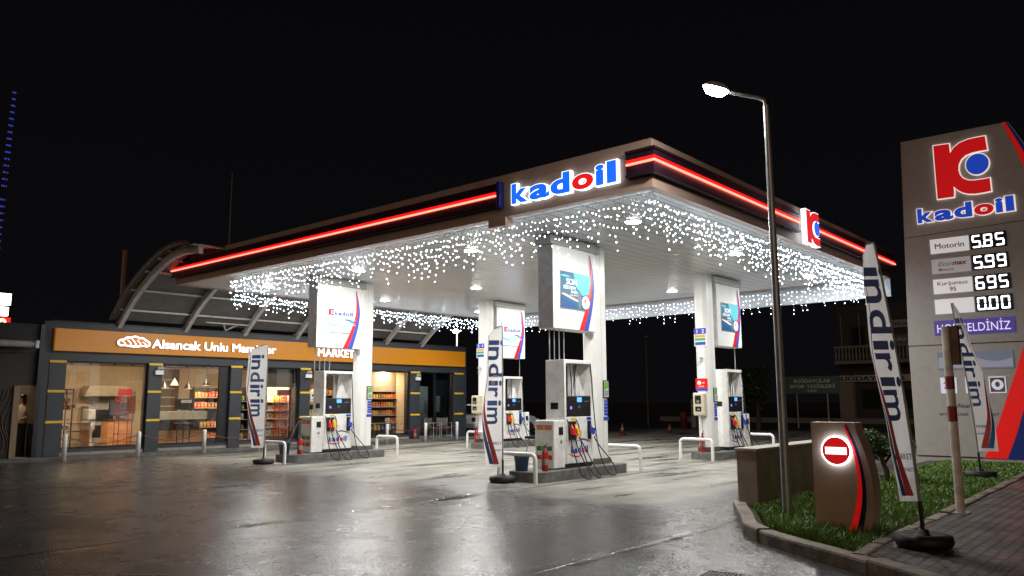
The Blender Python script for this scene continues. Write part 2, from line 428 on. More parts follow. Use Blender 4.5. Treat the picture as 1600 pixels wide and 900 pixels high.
def litter():
    rnd = random.Random(9); b = MB()
    for _ in range(260):
        k = rnd.random(); x = -3.2+4.2*k+rnd.gauss(0,.25); y = -3.4+2.4*k+abs(rnd.gauss(0,.55))+.15; r = rnd.uniform(.008,.03); a = rnd.uniform(0,6.28)
        if x > .1 and y < -1.2: continue
        p = [(x+r*math.cos(a+q)*f, y+r*math.sin(a+q)*f, .004+rnd.uniform(0,.008)) for q, f in ((0,1.3),(1.6,.5),(3.14,1.2),(4.7,.5))]
        b.add(p, [(0,1,2,3)])
    o = b.build('leaf_litter', mat('wet_dead_leaves', (.035,.025,.016), .5, var=.4)); o['kind'] = 'stuff'; o['label'] = 'wet leaf litter along the kerb of the planted island'; o['category'] = 'leaves'
litter()
# ------------------------------------------------------------------ fuel canopy
def soffit_mat():
    m = bpy.data.materials.new('white_soffit_strips'); m.use_nodes = True; t = NT(m.node_tree); p = m.node_tree.nodes['Principled BSDF']
    v = t.obj(); sp = t.node('ShaderNodeSeparateXYZ'); t.link(v, sp.inputs[0]); Y = sp.outputs[1]
    f = t.math('FRACT', t.math('MULTIPLY', Y, 1/.3)); e = t.math('ABSOLUTE', t.math('SUBTRACT', f, .5))
    g = t.ramp(e, .40, .485)
    n = t.noise(v, .8, 4)
    base = t.mix(t.ramp(n, .3, .7), (.83,.84,.84,1), (.88,.89,.89,1))
    t.link(t.mix(t.math('MULTIPLY', g, .62), base, (.3,.3,.3,1)), p.inputs['Base Color'])
    p.inputs['Roughness'].default_value = .26; p.inputs['Specular IOR Level'].default_value = .5
    b = t.node('ShaderNodeBump'); b.inputs['Strength'].default_value = .8; b.inputs['Distance'].default_value = .02
    mp = t.node('ShaderNodeMapping'); mp.inputs['Scale'].default_value = (.5, 6, 1); t.link(v, mp.inputs[0])
    t.link(t.math('ADD', t.math('SUBTRACT', 1, g), t.math('MULTIPLY', t.noise(mp.outputs[0], 2.0, 2), .35)), b.inputs['Height']); t.link(b.outputs[0], p.inputs['Normal'])
    return m
ZB, ZT = 5.13, 5.97
can = thing('fuel_canopy', 'large flat fuel station canopy with beige fascia and red neon line on four columns', 'canopy', (CX/2, CY/2, 0))
CO = Matrix.Translation((-CX/2, -CY/2, 0))
def cpart(name, b, m, bevel=0):
    b.v = [tuple(CO @ Vector(v)) for v in b.v]; return b.build(name, m, can, bevel)
cpart('soffit', MB().box(.16, CX-.06, .16, CY-.06, 5.16, 5.22), soffit_mat())
cpart('roof_deck', MB().box(.2, CX-.2, .2, CY-.5, 5.30, 5.36), GREYP)
fas = MB()
fas.box(0, .15, 0, CY, ZB, 5.318); fas.box(0, .15, 0, CY, 5.802, ZT)            # the long side
fas.box(.04, .15, .15, CY, 5.32, 5.80)
fas.box(.152, CX, 0, .15, ZB, 5.318); fas.box(.152, CX, 0, .15, 5.802, ZT); fas.box(.152, CX, .04, .15, 5.32, 5.80)
fas.box(-.002, .02, .452, 3.30, 5.32, 5.80)
fas.box(CX-.12, CX+.002, .152, CY-.1, ZB+.01, ZT-.01); fas.box(.152, CX-.14, CY-.12, CY, ZB, 5.42)
cpart('fascia', fas, BEIGE)
bd = MB()
def band(b, x0, x1, y0, y1):
    b.box(x0, x1, y0, y1, 5.33, 5.79)
bd.box(-.09, -.003, 3.40, CY+.10, 5.33, 5.79); bd.box(-.09, -.003, -.003, .45, 5.33, 5.79)
bd.box(-.09, 6.22, -.09, -.004, 5.33, 5.79); bd.box(7.40, CX+.10, -.09, -.003, 5.33, 5.79)
cpart('fascia_band', bd, BAND)
lips = MB()
for z0, z1 in ((5.33,5.375),(5.745,5.79)):
    lips.box(-.125, -.092, 3.40, CY+.10, z0, z1); lips.box(-.125, -.092, -.09, .45, z0, z1)
    lips.box(-.125, 6.22, -.125, -.092, z0, z1); lips.box(7.40, CX+.10, -.125, -.092, z0, z1)
cpart('band_lip', lips, BAND)
NEO = emit('neon_core', (1.0,.15,.10), 4.2); NEOR = emit('neon_red_diffuser', (1.0,.010,.010), 1.15)
for seg in (((-.118,3.42),(-.118,CY+.09)), ((-.118,-.118),(-.118,.43)), ((-.118,-.118),(6.2,-.118)), ((7.42,-.118),(CX+.09,-.118))):
    (x0,y0),(x1,y1) = seg; nb = MB()
    if x0 == x1: nb.box(-.117,-.091,min(y0,y1),max(y0,y1),5.572,5.63,1); nb.tube([(x0,y0,5.55),(x1,y1,5.55)], .021, 8, 0)
    else: nb.box(x0,x1,-.117,-.091,5.572,5.63,1); nb.tube([(x0,y0,5.55),(x1,y1,5.55)], .021, 8, 0)
    cpart('neon_tube', nb, [NEO, NEOR])
cpart('end_block', MB().box(-.13,-.003,3.30,3.398,5.30,5.82), emit('blue_end_block', (.02,.03,.35), .05, (.012,.016,.10)), .01)
cpart('end_block', MB().box(7.0,7.398,-.13,-.003,5.33,5.79), emit('blue_end_plate', (.03,.04,.30), .12, (.03,.05,.3)), .01)
cpart('junction_box', MB().box(-.03,.2,3.24,3.69,4.96,5.128), BEIGE, .01)
cpart('hanging_end_panel', MB().box(CX-.05, CX, .02, CY-.3, 4.60, 5.128), mat('grey_white_end_sheet', (.40,.42,.46), .5))
LBLUE = emit('lit_blue_letter', (.010,.125,.80), 1.15); LRED = emit('lit_red_letter', (.85,.012,.015), .85); LRIM = emit('lit_white_return', (.80,.90,1.0), 1.9)
for ch, f in wordmark(FA(-.002, 3.03, 5.32), 0, 0, 2.38, .405, .09, .5, .024): cpart('sign_letter', f, [LBLUE, LRED, LRIM])
def emblem(M, x, y, w, h, t, rim=.017):
    pts = [(x+u*w, y+v*h) for u, v in EMB]
    k = MB().prism(pts, t*.5, t, 0, M).prism(grow(pts, rim), 0, t*.95, 1, M)
    c = (x+.812*w, y+.52*h); r = .215*w
    d = MB().disc(c, r, t*.5, t, 30, 0, M, r*1.05).disc(c, r+rim, 0, t*.95, 30, 1, M, r*1.05+rim)
    return k, d
k, d = emblem(FB(6.26,-.13,5.10), 0, 0, .76, .76, .12)
cpart('emblem', k, [LRED, LRIM]); cpart('emblem_dot', d, [LBLUE, LRIM])
def column(x0, x1, y0, y1, c=.09):
    b = MB(); b.prism([(x0+c,y0),(x1-c,y0),(x1,y0+c),(x1,y1-c),(x1-c,y1),(x0+c,y1),(x0,y1-c),(x0,y0+c)], .33, 5.158)
    return b
ROW = 8.43
for ox, oy in ((3.5,3.68),(8.93,3.68),(3.5,3.68+ROW),(8.93,3.68+ROW)):
    o = cpart('column', column(ox, ox+.55, oy, oy+.38), WHITE)
    fb = MB().box(ox-.01-CX/2, ox+.56-CX/2, oy-.01-CY/2, oy+.39-CY/2, .205, .328); fb.build('column_foot', mat('column_foot_grey', (.10,.09,.08), .6), o, .008)
    jn = MB()
    jn.box(ox+.27-CX/2, ox+.276-CX/2, oy-.003-CY/2, oy-CY/2, .34, 5.15); jn.build('cladding_joint', GREYP, o)
# downlights
def downlight(x, y, label):
    t = thing('ceiling_light', label, 'ceiling light', (x, y, 5.155), 0, 'downlights in the canopy soffit')
    MB().lathe([(.165,-.002),(.185,-.003),(.185,-.008),(.17,-.012),(.162,-.012)], 24).build('light_rim', WHITE, t)
    MB().lathe([(.0,-.024),(.10,-.023),(.15,-.020),(.161,-.010)], 24).build('light_lens', emit('downlight_lens', (1,.985,.95), 60), t)
    lamp('AREA', 'lamp', (0,0,-.035), CANOPY_W, (1.0,.995,.96), t, (0,0,-1), shape='DISK', size=.30)
    return t
CANOPY_W = 178
rows = [(1.7,'nearest the right fascia'),(6.2,'second from the right fascia'),(10.45,'third from the right fascia'),(14.9,'nearest the shop side')]
for i, x in enumerate((2.1, 6.75, 11.6)):
    for y, wh in rows:
        downlight(x, y, 'round white downlight in the %s row under the canopy, %s' % (('front','middle','rear')[i], wh))
# icicle light curtains
LED = emit('cool_white_led', (.80,.90,1.0), 26.0); WIRE = mat('clear_wire', (.35,.36,.38), .4)
def curtain(label, along, n, drop, parts=80, r=.0132, z=5.10, lo=.25):
    t = thing('icicle_light_curtain', label, 'icicle lights', (*along(0), z), 0, 'icicle light curtains round the canopy'); rnd = random.Random(n)
    o = Vector((*along(0), 0)); per = max(1, round(n/parts)); cur = MB(); k = 0
    for i in range(n):
        q = i/(n-1); p = Vector((*along(q), 0))-o
        L = drop*(lo+(1-lo)*rnd.random()**.8*(.55+.45*math.sin(i*1.9)**2)); m = max(2, int(L/.13)); sway = rnd.uniform(-.03,.03)
        pts = [p+Vector((rnd.uniform(-.03,.03), rnd.uniform(-.03,.03), -L*j/m+ (0 if j==0 else rnd.uniform(-.03,.03)))) for j in range(m+1)]
        cur.tube(pts, .0022, 3, 1, False)
        for c in pts[1:]: cur.octa(c, r*rnd.uniform(.6,1.2), 0)
        k += 1
        if k == per or i == n-1: cur.build('light_strand', [LED, WIRE], t); cur = MB(); k = 0
    MB().tube([Vector((*along(0),0))-o, Vector((*along(1),0))-o], .006, 5).build('lead_wire', WIRE, t)
curtain('white icicle light curtain under the long left fascia with the shop sign letters', lambda q: (.22, .1+13.7*q), 160, 1.0)
curtain('white icicle light curtain under the right fascia behind the lamp post', lambda q: (.25+13.0*q, .22), 185, 1.0)
curtain('white icicle light curtain along the canopy edge facing the shop', lambda q: (1.9+11.4*q, CY-.14), 140, .72, z=5.12, r=.018)
curtain('white icicle light curtain on the white end panel at the rear of the canopy', lambda q: (CX-.24, .2+16.0*q), 115, .85, z=5.10, r=.0115)

# ------------------------------------------------------------------ pump islands and everything on them
ISL = (('front', 1.05, 4.40, 3.35, 4.28), ('front', 1.05, 4.40, 3.35+ROW, 4.28+ROW), ('rear', 8.70, 11.95, 3.35, 4.28), ('rear', 8.70, 11.95, 3.35+ROW, 4.28+ROW))
def island(x0, x1, y0, y1, label):
    r = .3; pts = []
    for cx, cy_, a0 in ((x1-r,y1-r,0),(x0+r,y1-r,90),(x0+r,y0+r,180),(x1-r,y0+r,270)):
        pts += [(cx+r*math.cos(R(a0+15*k))-x0, cy_+r*math.sin(R(a0+15*k))-y0) for k in range(7)]
    b = MB().prism(pts, 0, .2)
    b.prism(grow(pts, -.05), .2, .205, 0)
    return tag(place(b.build('pump_island', CONC, None, .012), (x0, y0, 0)), label, 'pump island', 'pump islands')
island(*ISL[0][1:], 'grey concrete pump island nearest the camera under the front pump with the blue bucket')
island(*ISL[1][1:], 'grey concrete pump island on the shop side at the front')
island(*ISL[2][1:], 'grey concrete pump island behind the low wall at the right')
island(*ISL[3][1:], 'grey concrete pump island at the rear nearest the parked car')

SCREEN = emit('blue_lcd', (.10,.35,1.0), 1.6); CARD = emit('violet_reader_light', (.25,.15,1.0), 1.5)
def swoosh(b, M, pts0, pts1, z, m):
    n = len(pts0); vs = [(x,y,z) for x,y in pts0]+[(x,y,z) for x,y in pts1]
    b.add(vs, [(i,i+1,n+i+1,n+i) for i in range(n-1)], m, False, M)
def make_pump(label, side, loc):
    """side -1: the kiosk wing is on the -x end, +1: on the +x end"""
    t = thing('fuel_pump', label, 'fuel pump', loc, 0, 'fuel pumps under the canopy')
    MB().box(-.49,.49,-.22,.22,0,.09).build('plinth', BLACK, t)
    body = MB().box(-.5,.5,-.25,.25,.09,1.06)
    body.build('lower_cabinet', PUMPW, t, .012)
    MB().box(-.004,.004,-.2512,-.2502,.10,.56).box(-.49,.49,-.2512,-.2502,.565,.571).build('door_seam', GREYP, t)
    up = MB().box(-.5,-.435,-.25,.25,1.062,2.27).box(.455,.5,-.25,.25,1.062,2.27).box(-.433,.453,-.25,.25,2.19,2.27)
    up.build('upright_frame', PUMPW, t, .008)
    bp = MB().box(.03,.453,-.06,.06,1.502,2.188)
    bp.add([(.03,-.20,2.188),(.06,-.063,1.6),(.24,-.063,2.0),(.42,-.063,1.6),(.453,-.20,2.188)], [(0,1,2),(0,2,4),(4,2,3)], 1)
    bp.build('hose_guard_panel', [PUMPW, GREYP], t)
    MB().box(-.433,.453,-.245,.245,1.062,1.50).build('display_module', BLACK, t, .01)
    s = MB().box(-.05,.11,-.252,-.246,1.37,1.47).build('screen', SCREEN, t)
    MB().box(-.03,.06,-.252,-.246,1.24,1.30).build('keypad', mat('dark_keypad', (.08,.09,.10), .4), t)
    MB().box(-.30,-.24,-.252,-.246,1.22,1.28).build('card_reader', CARD, t)
    MB().box(.22,.36,-.251,-.246,1.38,1.392).build('status_bar', mat('dim_print', (.3,.3,.3), .5), t)
    # kiosk wing
    x0, x1 = (-.88, -.503) if side < 0 else (.503, .88)
    w = MB().box(x0, x1, -.25, .25, .02, 1.0); w.build('kiosk_wing', PUMPW, t, .02)
    q = MB().box((x0+x1)/2-.02, (x0+x1)/2+.12, -.258, -.251, .70, .86, 0).lathe([(.0,0),(.035,0),(.04,.006),(.03,.01)], 14, (0,0,0), 1, Matrix.Translation(((x0+x1)/2+.05,-.25,.56)) @ Matrix.Rotation(R(90),4,'X'))
    q.build('receipt_slot', [BLACK, STEEL], t)
    MB().box(-.505,-.5005,-.08,.12,1.22,1.36).build('printer_hatch', BLACK, t)
    if side < 0:
        for z0, z1, c in ((.80,.90,(.62,.22,.05)),(.38,.47,(.04,.26,.06)),(.20,.29,(.55,.05,.05))):
            lb = MB().box(-.884,-.8805,-.2,.2,z0,z1,0); lb.text(FA(-.884,0,0), ('95','DİZEL','MAX')[(.80,.38,.20).index(z0)], 0, z0+.03, .04, 1, .003, None, .02, 0, 'C')
            lb.build('price_label', [mat('label_%d' % int(z0*100), c, .45), WHITE], t)
    # lettering and swooshes on the lower door
    lg = MB(); F = FB(-.36, -.2515, .30)
    for ch, f in wordmark(F, .06, 0, .62, .15, .001): n = len(lg.v); lg.v += f.v; lg.f += [tuple(i+n for i in g) for g in f.f]; lg.m += f.m; lg.s += f.s
    arc = lambda x0, x1, y, h, k: [(x0+(x1-x0)*i/14, y+h*math.sin(math.pi*(i/14)**k)) for i in range(15)]
    swoosh(lg, F, arc(.26,.80,.20,.10,.8), [(x, y-.035*math.sin(math.pi*i/14)) for i, (x,y) in enumerate(arc(.26,.80,.20,.10,.8))], .0015, 2)
    swoosh(lg, F, arc(-.06,.52,.0,-.09,1.2), [(x, y+.035*math.sin(math.pi*i/14)) for i, (x,y) in enumerate(arc(-.06,.52,.0,-.09,1.2))], .0015, 1)
    lg.build('door_logo', [BLUEL, REDM, mat('purple_print', (.10,.02,.20), .4)], t)
    MB().box(-.28,-.12,-.2525,-.251,.985,1.045).build('grade_sticker', mat('yellow_sticker', (.75,.55,.04), .45), t)
    MB().box(.28,.45,-.2525,-.251,.985,1.045).build('grade_sticker', BLUEL, t)
    # nozzles in their holsters with hoses
    for x, c in ((-.33,(.65,.02,.02)),(-.19,(.75,.48,.02)),(.36,(.02,.05,.32))):
        h = MB().box(x-.06,x+.06,-.275,-.251,.58,.97).build('nozzle_holster', BLACK, t, .01)
        nm = mat('nozzle_%d' % int(c[2]*100+c[1]*10), c, .35)
        nz = MB(); nz.tube(bend([(x,-.29,.90),(x,-.33,.80),(x+.02,-.37,.68)], .05), [.022]*2+[.034]*(6)+[.03], 8, 0)
        nz.box(x-.045,x+.055,-.375,-.30,.70,.82,0); nz.tube(bend([(x+.03,-.37,.80),(x+.085,-.39,.74),(x+.05,-.38,.62),(x+.02,-.37,.64)], .03), .009, 6, 0)
        nz.build('nozzle', nm, h)
    ho = [((-.33,.64),(-.26,-.42,.38),(-.16,-.58,-.02),(-.18,-.66,-.17),(-.33,-.68,-.185),(-.45,-.60,-.06),(-.47,-.42,.45),(-.44,-.33,.85),(-.40,-.20,1.07)),
          ((-.19,.64),(-.02,-.42,.40),(.13,-.56,.0),(.20,-.66,-.16),(.06,-.68,-.185),(-.08,-.58,-.02),(-.13,-.42,.42),(-.10,-.32,.85),(-.09,-.20,1.07)),
          ((.36,.62),(.52,-.42,.42),(.74,-.55,.12),(.86,-.60,-.12),(.74,-.64,-.185),(.58,-.56,-.10),(.49,-.40,.4),(.475,-.30,1.3),(.465,-.28,1.8),(.44,-.26,2.2))]
    for (sx, sz), *pt in ho:
        MB().tube(curve([(sx+.02,-.37,sz)]+pt, 7), .0125, 7).build('hose', RUBBER, t)
    for x in (-.34,-.19,-.06): MB().cyl((x,-.17,2.12), .022, .065, 8).build('hose_coupling', STEEL, t)
    for x in (-.34,-.19,-.06): MB().tube(bend([(x,-.17,2.13),(x+.01,-.2,1.8),(x+.015,-.19,1.503)], .1), .012, 6).build('hose', RUBBER, t)
    return t
PY = 3.80
pump = make_pump('white fuel pump closest to the camera beside the blue bucket and orange price labels', -1, (2.68, PY, .205))
dup(pump, (2.68, PY+ROW, .205), 0, 'white fuel pump before the shop window under the MARKET sign')
pump2 = make_pump('white fuel pump behind the low concrete wall at the right', 1, (10.30, PY, .205))
dup(pump2, (10.30, PY+ROW, .205), 0, 'white fuel pump at the rear seen between the banner and the nearest pump')

# big light boxes on the columns
def ad_print(b, M, w, h, kind):
    """the lit poster: 0 pale blue waves with the logo, 1 teal with lettering; flat inks a hair above each other"""
    def P(pts, z, m): b.add([(x*w, y*h, z) for x, y in pts], [tuple(range(len(pts)))], m, False, M)
    def wave(y0, a, f, ph, th, z, m, x0=0.0, x1=1.0):
        up = []; dn = []
        for i in range(25):
            x = x0+(x1-x0)*i/24; y = y0+a*math.sin(f*x+ph); k = th*math.sin(math.pi*i/24)**.6+.004
            up.append((x*w, min(h, max(0, (y+k)*h)))); dn.append((x*w, min(h, max(0, (y-k)*h))))
        swoosh(b, M, dn, up, z, m)
    if kind == 0:
        P([(0,0),(1,0),(1,1),(0,1)], .001, 0)
        wave(.30,.10,5.5,2.4,.055,.002,1); wave(.26,.07,6.2,2.9,.03,.003,2); wave(.38,.12,4.4,3.9,.018,.004,1); wave(.38,.10,5,4.6,.03,.005,3,.62,1.0); wave(.16,.05,6,2.0,.05,.002,4)
        pts = [(w*(.11+u*.17), h*(.60+v*.24)) for u, v in EMB]
        b.prism(pts, .004, .006, 5, M); b.disc((w*.245,h*.725), .03*w, .004, .006, 16, 3, M)
        for ch, f in wordmark(M, w*.31, h*.62, w*.58, h*.15, .006):
            n = len(b.v); b.v += f.v; b.f += [tuple(i+n for i in g) for g in f.f]; b.m += [5 if q == 1 else 6 for q in f.m]; b.s += f.s
    else:
        P([(0,0),(1,0),(1,1),(0,1)], .001, 0); P([(.42,1),(1,1),(1,.48),(.72,.40),(.5,.62)], .002, 1); P([(0,0),(.55,0),(.40,.18),(.2,.22),(0,.34)], .002, 2)
        wave(.30,.10,3.4,2.0,.022,.003,4,.02,.62); wave(.34,.10,3.4,2.0,.014,.004,3,.02,.60); wave(.86,.03,5,1,.03,.003,1,0,.30)
        P([(.72,.28),(1,.56),(1,.40),(.80,.22)], .003, 3)
        b.disc((w*.82,h*.22), .13*w, .003, .005, 26, 4, M); b.disc((w*.61,h*.28), .055*w, .003, .0045, 14, 5, M, h*.26)
        b.prism([(w*(.765+u*.10), h*(.20+v*.12)) for u, v in EMB], .005, .007, 3, M)
        b.text(M, 'SON', w*.17, h*.66, h*.17, 4, .006, w*.36, .045); b.text(M, 'SİSTEM', w*.07, h*.53, h*.095, 4, .006, w*.40, .04); b.text(M, 'SENSİN', w*.32, h*.43, h*.075, 4, .006, w*.22, .035)
        b.text(M, 'YENİ NESİL', w*.28, h*.36, h*.035, 4, .006, w*.28, .02)
PM0 = [emit('poster_pale', (.62,.74,.92), .80), emit('poster_wave', (.30,.52,.82), .6), emit('poster_wave_soft', (.45,.65,.9), .7), emit('poster_teal', (.02,.20,.42), .5),
       emit('poster_wave_pale', (.70,.82,1.0), .85), emit('poster_red', (.70,.02,.03), .75), emit('poster_blue', (.03,.14,.42), .6)]
PM1 = [emit('poster_deep', (.03,.14,.24), .55), emit('poster_aqua', (.10,.50,.58), .75), emit('poster_navy', (.02,.10,.28), .5), emit('poster_coral', (.75,.10,.07), .7),
       emit('poster_white', (.8,.9,.95), .9), emit('poster_figure', (.16,.24,.28), .5)]
def light_box(x0, y0, kind, label, end):
    W, H, D = 1.54, 1.80, .40; Z = 3.13
    t = thing('light_box', label, 'light box', (x0, y0, Z), 0, 'advertising light boxes on the columns')
    MB().box(0,W,0,D,0,H).build('box_body', WHITE, t, .01)
    c = MB()
    if end < 0: c.box(-.10,W+.18,-.03,D+.03,H+.004,H+.20)
    else: c.box(-.1,W+.05,-.03,D+.03,H+.004,H+.20)
    c.build('top_cap', GREYP, t, .01)
    MB().box(-.012,-.002,.0,D,.02,H-.02).build('end_panel', mat('grey_end_panel', (.50,.49,.49), .4), t)
    F = FB(0, -.002, 0)
    fr = MB().box(.23,1.36,-.016,-.002,.44,1.265); p = fr.build('poster_frame', STEEL, t)
    pr = MB(); ad_print(pr, FB(.245,-.0165,.455), 1.10, .795, kind); pr.build('poster', PM1 if kind else PM0, t)
    sw = MB(); n = 18; o = []; mid = []; inn = []
    for i in range(n+1):
        q = i/n; z = .004+1.71*q; s = math.sin(math.pi*(.12+.80*q)); k = 1-q**1.5
        e = 1.13+.345*math.sin(math.pi*(.13+.56*q))/1.0
        e = 1.19+.30*math.sin(math.pi*(.0+.70*q)+.12)*1.0 if q < .6 else 1.19+.30*math.sin(math.pi*(.42)+.12)-(q-.6)**1.6*.62
        th = .30*(1-q)+.03
        o.append((e, z)); mid.append((e-th*.5, z)); inn.append((e-th, z))
    swoosh(sw, F, inn, mid, .017, 0); swoosh(sw, F, mid, o, .017, 1)
    sw.build('swoosh', [REDM, BLUEL], t)
    for k in range(4 if end < 0 else 1):
        x = (.10+.17*k) if end < 0 else W-.08
        MB().tube([(x,.2,-.002),(x,.2,-.66 if end < 0 else -.655)], .014, 6).build('conduit', STEEL, t)
    return t
light_box(1.92, 3.61, 1, 'white column light box with teal SON poster nearest the camera', -1)
light_box(1.92, 3.61+ROW, 0, 'white column light box with pale blue logo poster in front of the shop', -1)
light_box(9.49, 3.61, 1, 'white column light box with teal poster on the right hand column', 1)
light_box(9.49, 3.61+ROW, 0, 'white column light box with pale blue logo poster on the rear column', 1)

# tubular guards at the island ends
def guard(x, y, label, w=.95):
    b = MB().tube(bend([(0,-w/2,-.02),(0,-w/2,.56),(0,w/2,.56),(0,w/2,-.02)], .12, 6), .042, 10)
    return tag(place(b.build('tube_guard', WHITE), (x, y, 0)), label, 'guard rail', 'white tube guards at the island ends')
g0 = guard(.98, 3.85, 'white tube guard before the nearest pump island beside the banner foot')
def gcopy(x, y, label):
    c = g0.copy(); COL.objects.link(c); c.location = (x, y, 0); c['label'] = label
gcopy(4.66, 3.75, 'white tube guard behind the nearest pump island column')
gcopy(.72, 12.05, 'white tube guard before the shop side front island')
gcopy(4.66, 3.75+ROW, 'white tube guard behind the shop side front island column')
gcopy(8.42, 3.85, 'white tube guard before the right hand rear island')
gcopy(12.3, 3.8, 'white tube guard at the far end of the right hand rear island')
gcopy(8.85, 3.95+ROW, 'white tube guard before the rear island with the parked car behind')

# fire extinguishers
def extinguisher(loc, label):
    t = thing('fire_extinguisher', label, 'extinguisher', loc, 0, 'red fire extinguishers')
    MB().lathe([(.075,0),(.085,.02),(.085,.40),(.07,.46),(.03,.50),(.025,.53)], 16).build('cylinder', mat('extinguisher_red', (.42,.014,.012), .3), t)
    MB().box(-.03,.03,-.02,.02,.53,.56).tube([(-.02,0,.57),(.10,0,.63)], .012, 6).tube([(-.02,0,.56),(.10,0,.57)], .01, 6).build('valve', BLACK, t)
    MB().tube(curve([(0,-.03,.54),(-.10,-.06,.52),(-.13,-.07,.36),(-.11,-.06,.12)], 5), .013, 6).build('hose', RUBBER, t)
    lb = MB(); n = 9
    vs = [(.0865*math.cos(R(180+i*20)), .0865*math.sin(R(180+i*20)), z) for z in (.14,.28) for i in range(n)]
    t.scale = (.82,.82,.86)
    lb.add(vs, [(i,i+1,n+i+1,n+i) for i in range(n-1)]); lb.build('label', mat('extinguisher_label', (.30,.24,.20), .5), t)
    return t
ex = extinguisher((1.50, 3.55, .205), 'red fire extinguisher beside the blue bucket at the nearest pump')
dup(ex, (1.45, 3.55+ROW, .205), 0, 'red fire extinguisher at the shop side front pump')
dup(ex, (8.80, 3.86, .205), 0, 'red fire extinguisher before the right hand rear column')
dup(ex, (8.80, 3.95+ROW, .205), 0, 'red fire extinguisher before the rear column under the pay box')

# buckets with their squeegees
def bucket(loc, label):
    t = thing('bucket', label, 'bucket', loc, 0, 'window washing buckets')
    MB().lathe([(.12,0),(.125,.005),(.16,.30),(.172,.31),(.172,.325),(.155,.325),(.12,.03)], 18).build('pail', mat('blue_plastic', (.03,.07,.13), .4), t)
    MB().tube([(.168*math.cos(R(a)), .168*math.sin(R(a))*.5-.08, .29-.10*math.sin(R(a))) for a in range(0,181,20)], .006, 5).build('handle', STEEL, t)
    return t
def squeegee(loc, tip, label):
    t = thing('squeegee', label, 'squeegee', loc, 0, 'window squeegees')
    tip = tuple(p-q for p, q in zip(tip, loc)); MB().tube([(0,0,.04), tip], .011, 6).build('stick', STEEL, t)
    x, y, z = tip; MB().box(x-.03,x+.03,y-.12,y+.12,z,z+.05).build('wiper_head', BLACK, t, .01)
    return t
bk = bucket((1.28, 3.98, .205), 'dark blue bucket on the nearest pump island')
squeegee((1.28, 3.98, .25), (1.24, 3.72, .85), 'long handled squeegee standing in the bucket by the nearest pump')
dup(bk, (1.2, 3.9+ROW, .205), 0, 'dark blue bucket on the shop side front island')
squeegee((1.2, 3.9+ROW, .25), (1.38, 3.52+ROW, 1.12), 'squeegee leaning out of the bucket in front of the shop')

# notices, pump numbers and intercoms on the columns
def notice(loc, label):
    t = thing('notice_frame', label, 'notice', loc, 0, 'framed notices on the columns')
    MB().box(-.11,.11,-.022,-.003,0,.40).build('frame', BLACK, t, .006)
    p = MB().box(-.09,.09,-.0235,-.0225,.025,.375,0)
    p.add([(-.085,-.0245,.36),(-.085,-.0245,.20),(.06,-.0245,.22),(.085,-.0245,.36)], [(0,1,2,3)], 1)
    p.text(FB(0,-.0245,0), 'PUAN', -.07, .12, .05, 2, .001, None, .02)
    for k in range(3): p.box(-.07,.06,-.0248,-.0240,.10-.022*k,.11-.022*k,2)
    p.build('sheet', [mat('notice_grey', (.55,.58,.55), .4), mat('notice_green', (.16,.42,.06), .4), mat('notice_ink', (.05,.07,.06), .5)], t)
    b = MB()
    for k in range(5): b.box(-.075,.075,-.006,-.003,-.10-.072*k,-.042-.072*k,0)
    b.box(-.10,.10,-.006,-.003,-.50,-.42,0)
    b.build('blue_decal', BLUEL, t)
    return t
nf = notice((3.90, 3.68, 1.66), 'black framed green notice and blue decals on the nearest column')
dup(nf, (3.90, 3.68+ROW, 1.66), 0, 'black framed green notice and blue decals on the column before the shop')
dup(nf, (9.30, 3.68, 1.55), 0, 'black framed green notice on the right hand rear column')
def number_sign(loc, txt, label):
    b = MB().box(-.012,-.003,-.185,.185,0,.50,0)
    F = FA(-.0125, 0, 0); b.box(-.0135,-.0125,-.185,.185,.335,.50,1)
    for k, (z0, z1, m) in enumerate(((.245,.315,2),(.15,.225,3),(.03,.12,1))): b.box(-.0135,-.0125,-.16,.16,z0,z1,m)
    for i, ch in enumerate(txt): b.text(F, ch, -.09+.18*i, .37, .10, 0, .002, None, .03, 0, 'C')
    return tag(place(b.build('pump_number_sign', [WHITE, BLUEL, mat('orange_print', (.75,.32,.05), .45), mat('green_print', (.05,.42,.10), .45)]), loc), label, 'pump sign', 'pump number signs')
number_sign((8.93, 3.87, 3.10), '12', 'blue pump number sign reading 1 2 on the right hand column')
number_sign((8.93, 3.87+ROW, 3.10), '34', 'blue pump number sign with striped bands on the rear column')
def pay_box(loc, label):
    t = thing('pay_box', label, 'pay box', loc, 0, 'beige air and water pay boxes')
    MB().box(-.20,-.003,-.17,.17,0,.62).build('case', mat('cream_plastic', (.55,.50,.36), .45), t, .03)
    MB().box(-.206,-.2005,-.08,.10,.33,.55).build('window', BLACK, t); MB().box(-.206,-.2005,-.08,.10,.12,.25).build('coin_panel', BLACK, t)
    MB().box(-.21,-.2065,-.03,.05,.36,.42).box(-.21,-.2065,-.04,.04,.15,.19).build('button', STEEL, t)
    MB().tube([(-.06,0,-.002),(-.03,0,-.12),(-.02,0,-.95)], .012, 6).build('cable', GREYP, t)
    return t
pb = pay_box((8.93, 3.90, 1.18), 'cream coin pay box on the right hand column under the red sign')
dup(pb, (8.93, 3.96+ROW, 1.18), 0, 'cream coin pay box on the rear column behind the tall banner')
rs = MB().box(-.012,-.003,-.18,.18,0,.34,0).box(-.0135,-.0125,-.18,.18,.0,.07,1).disc((-.07,.22), .06, .0130, .0140, 18, 2, FA(0,0,0))
rs.text(FA(-.013,0,0), 'HAVA', 0, .10, .045, 2, .002, None, .02, 0, 'C'); rs.text(FA(-.013,0,0), 'SU', .06, .20, .05, 2, .002, None, .02, 0, 'C')
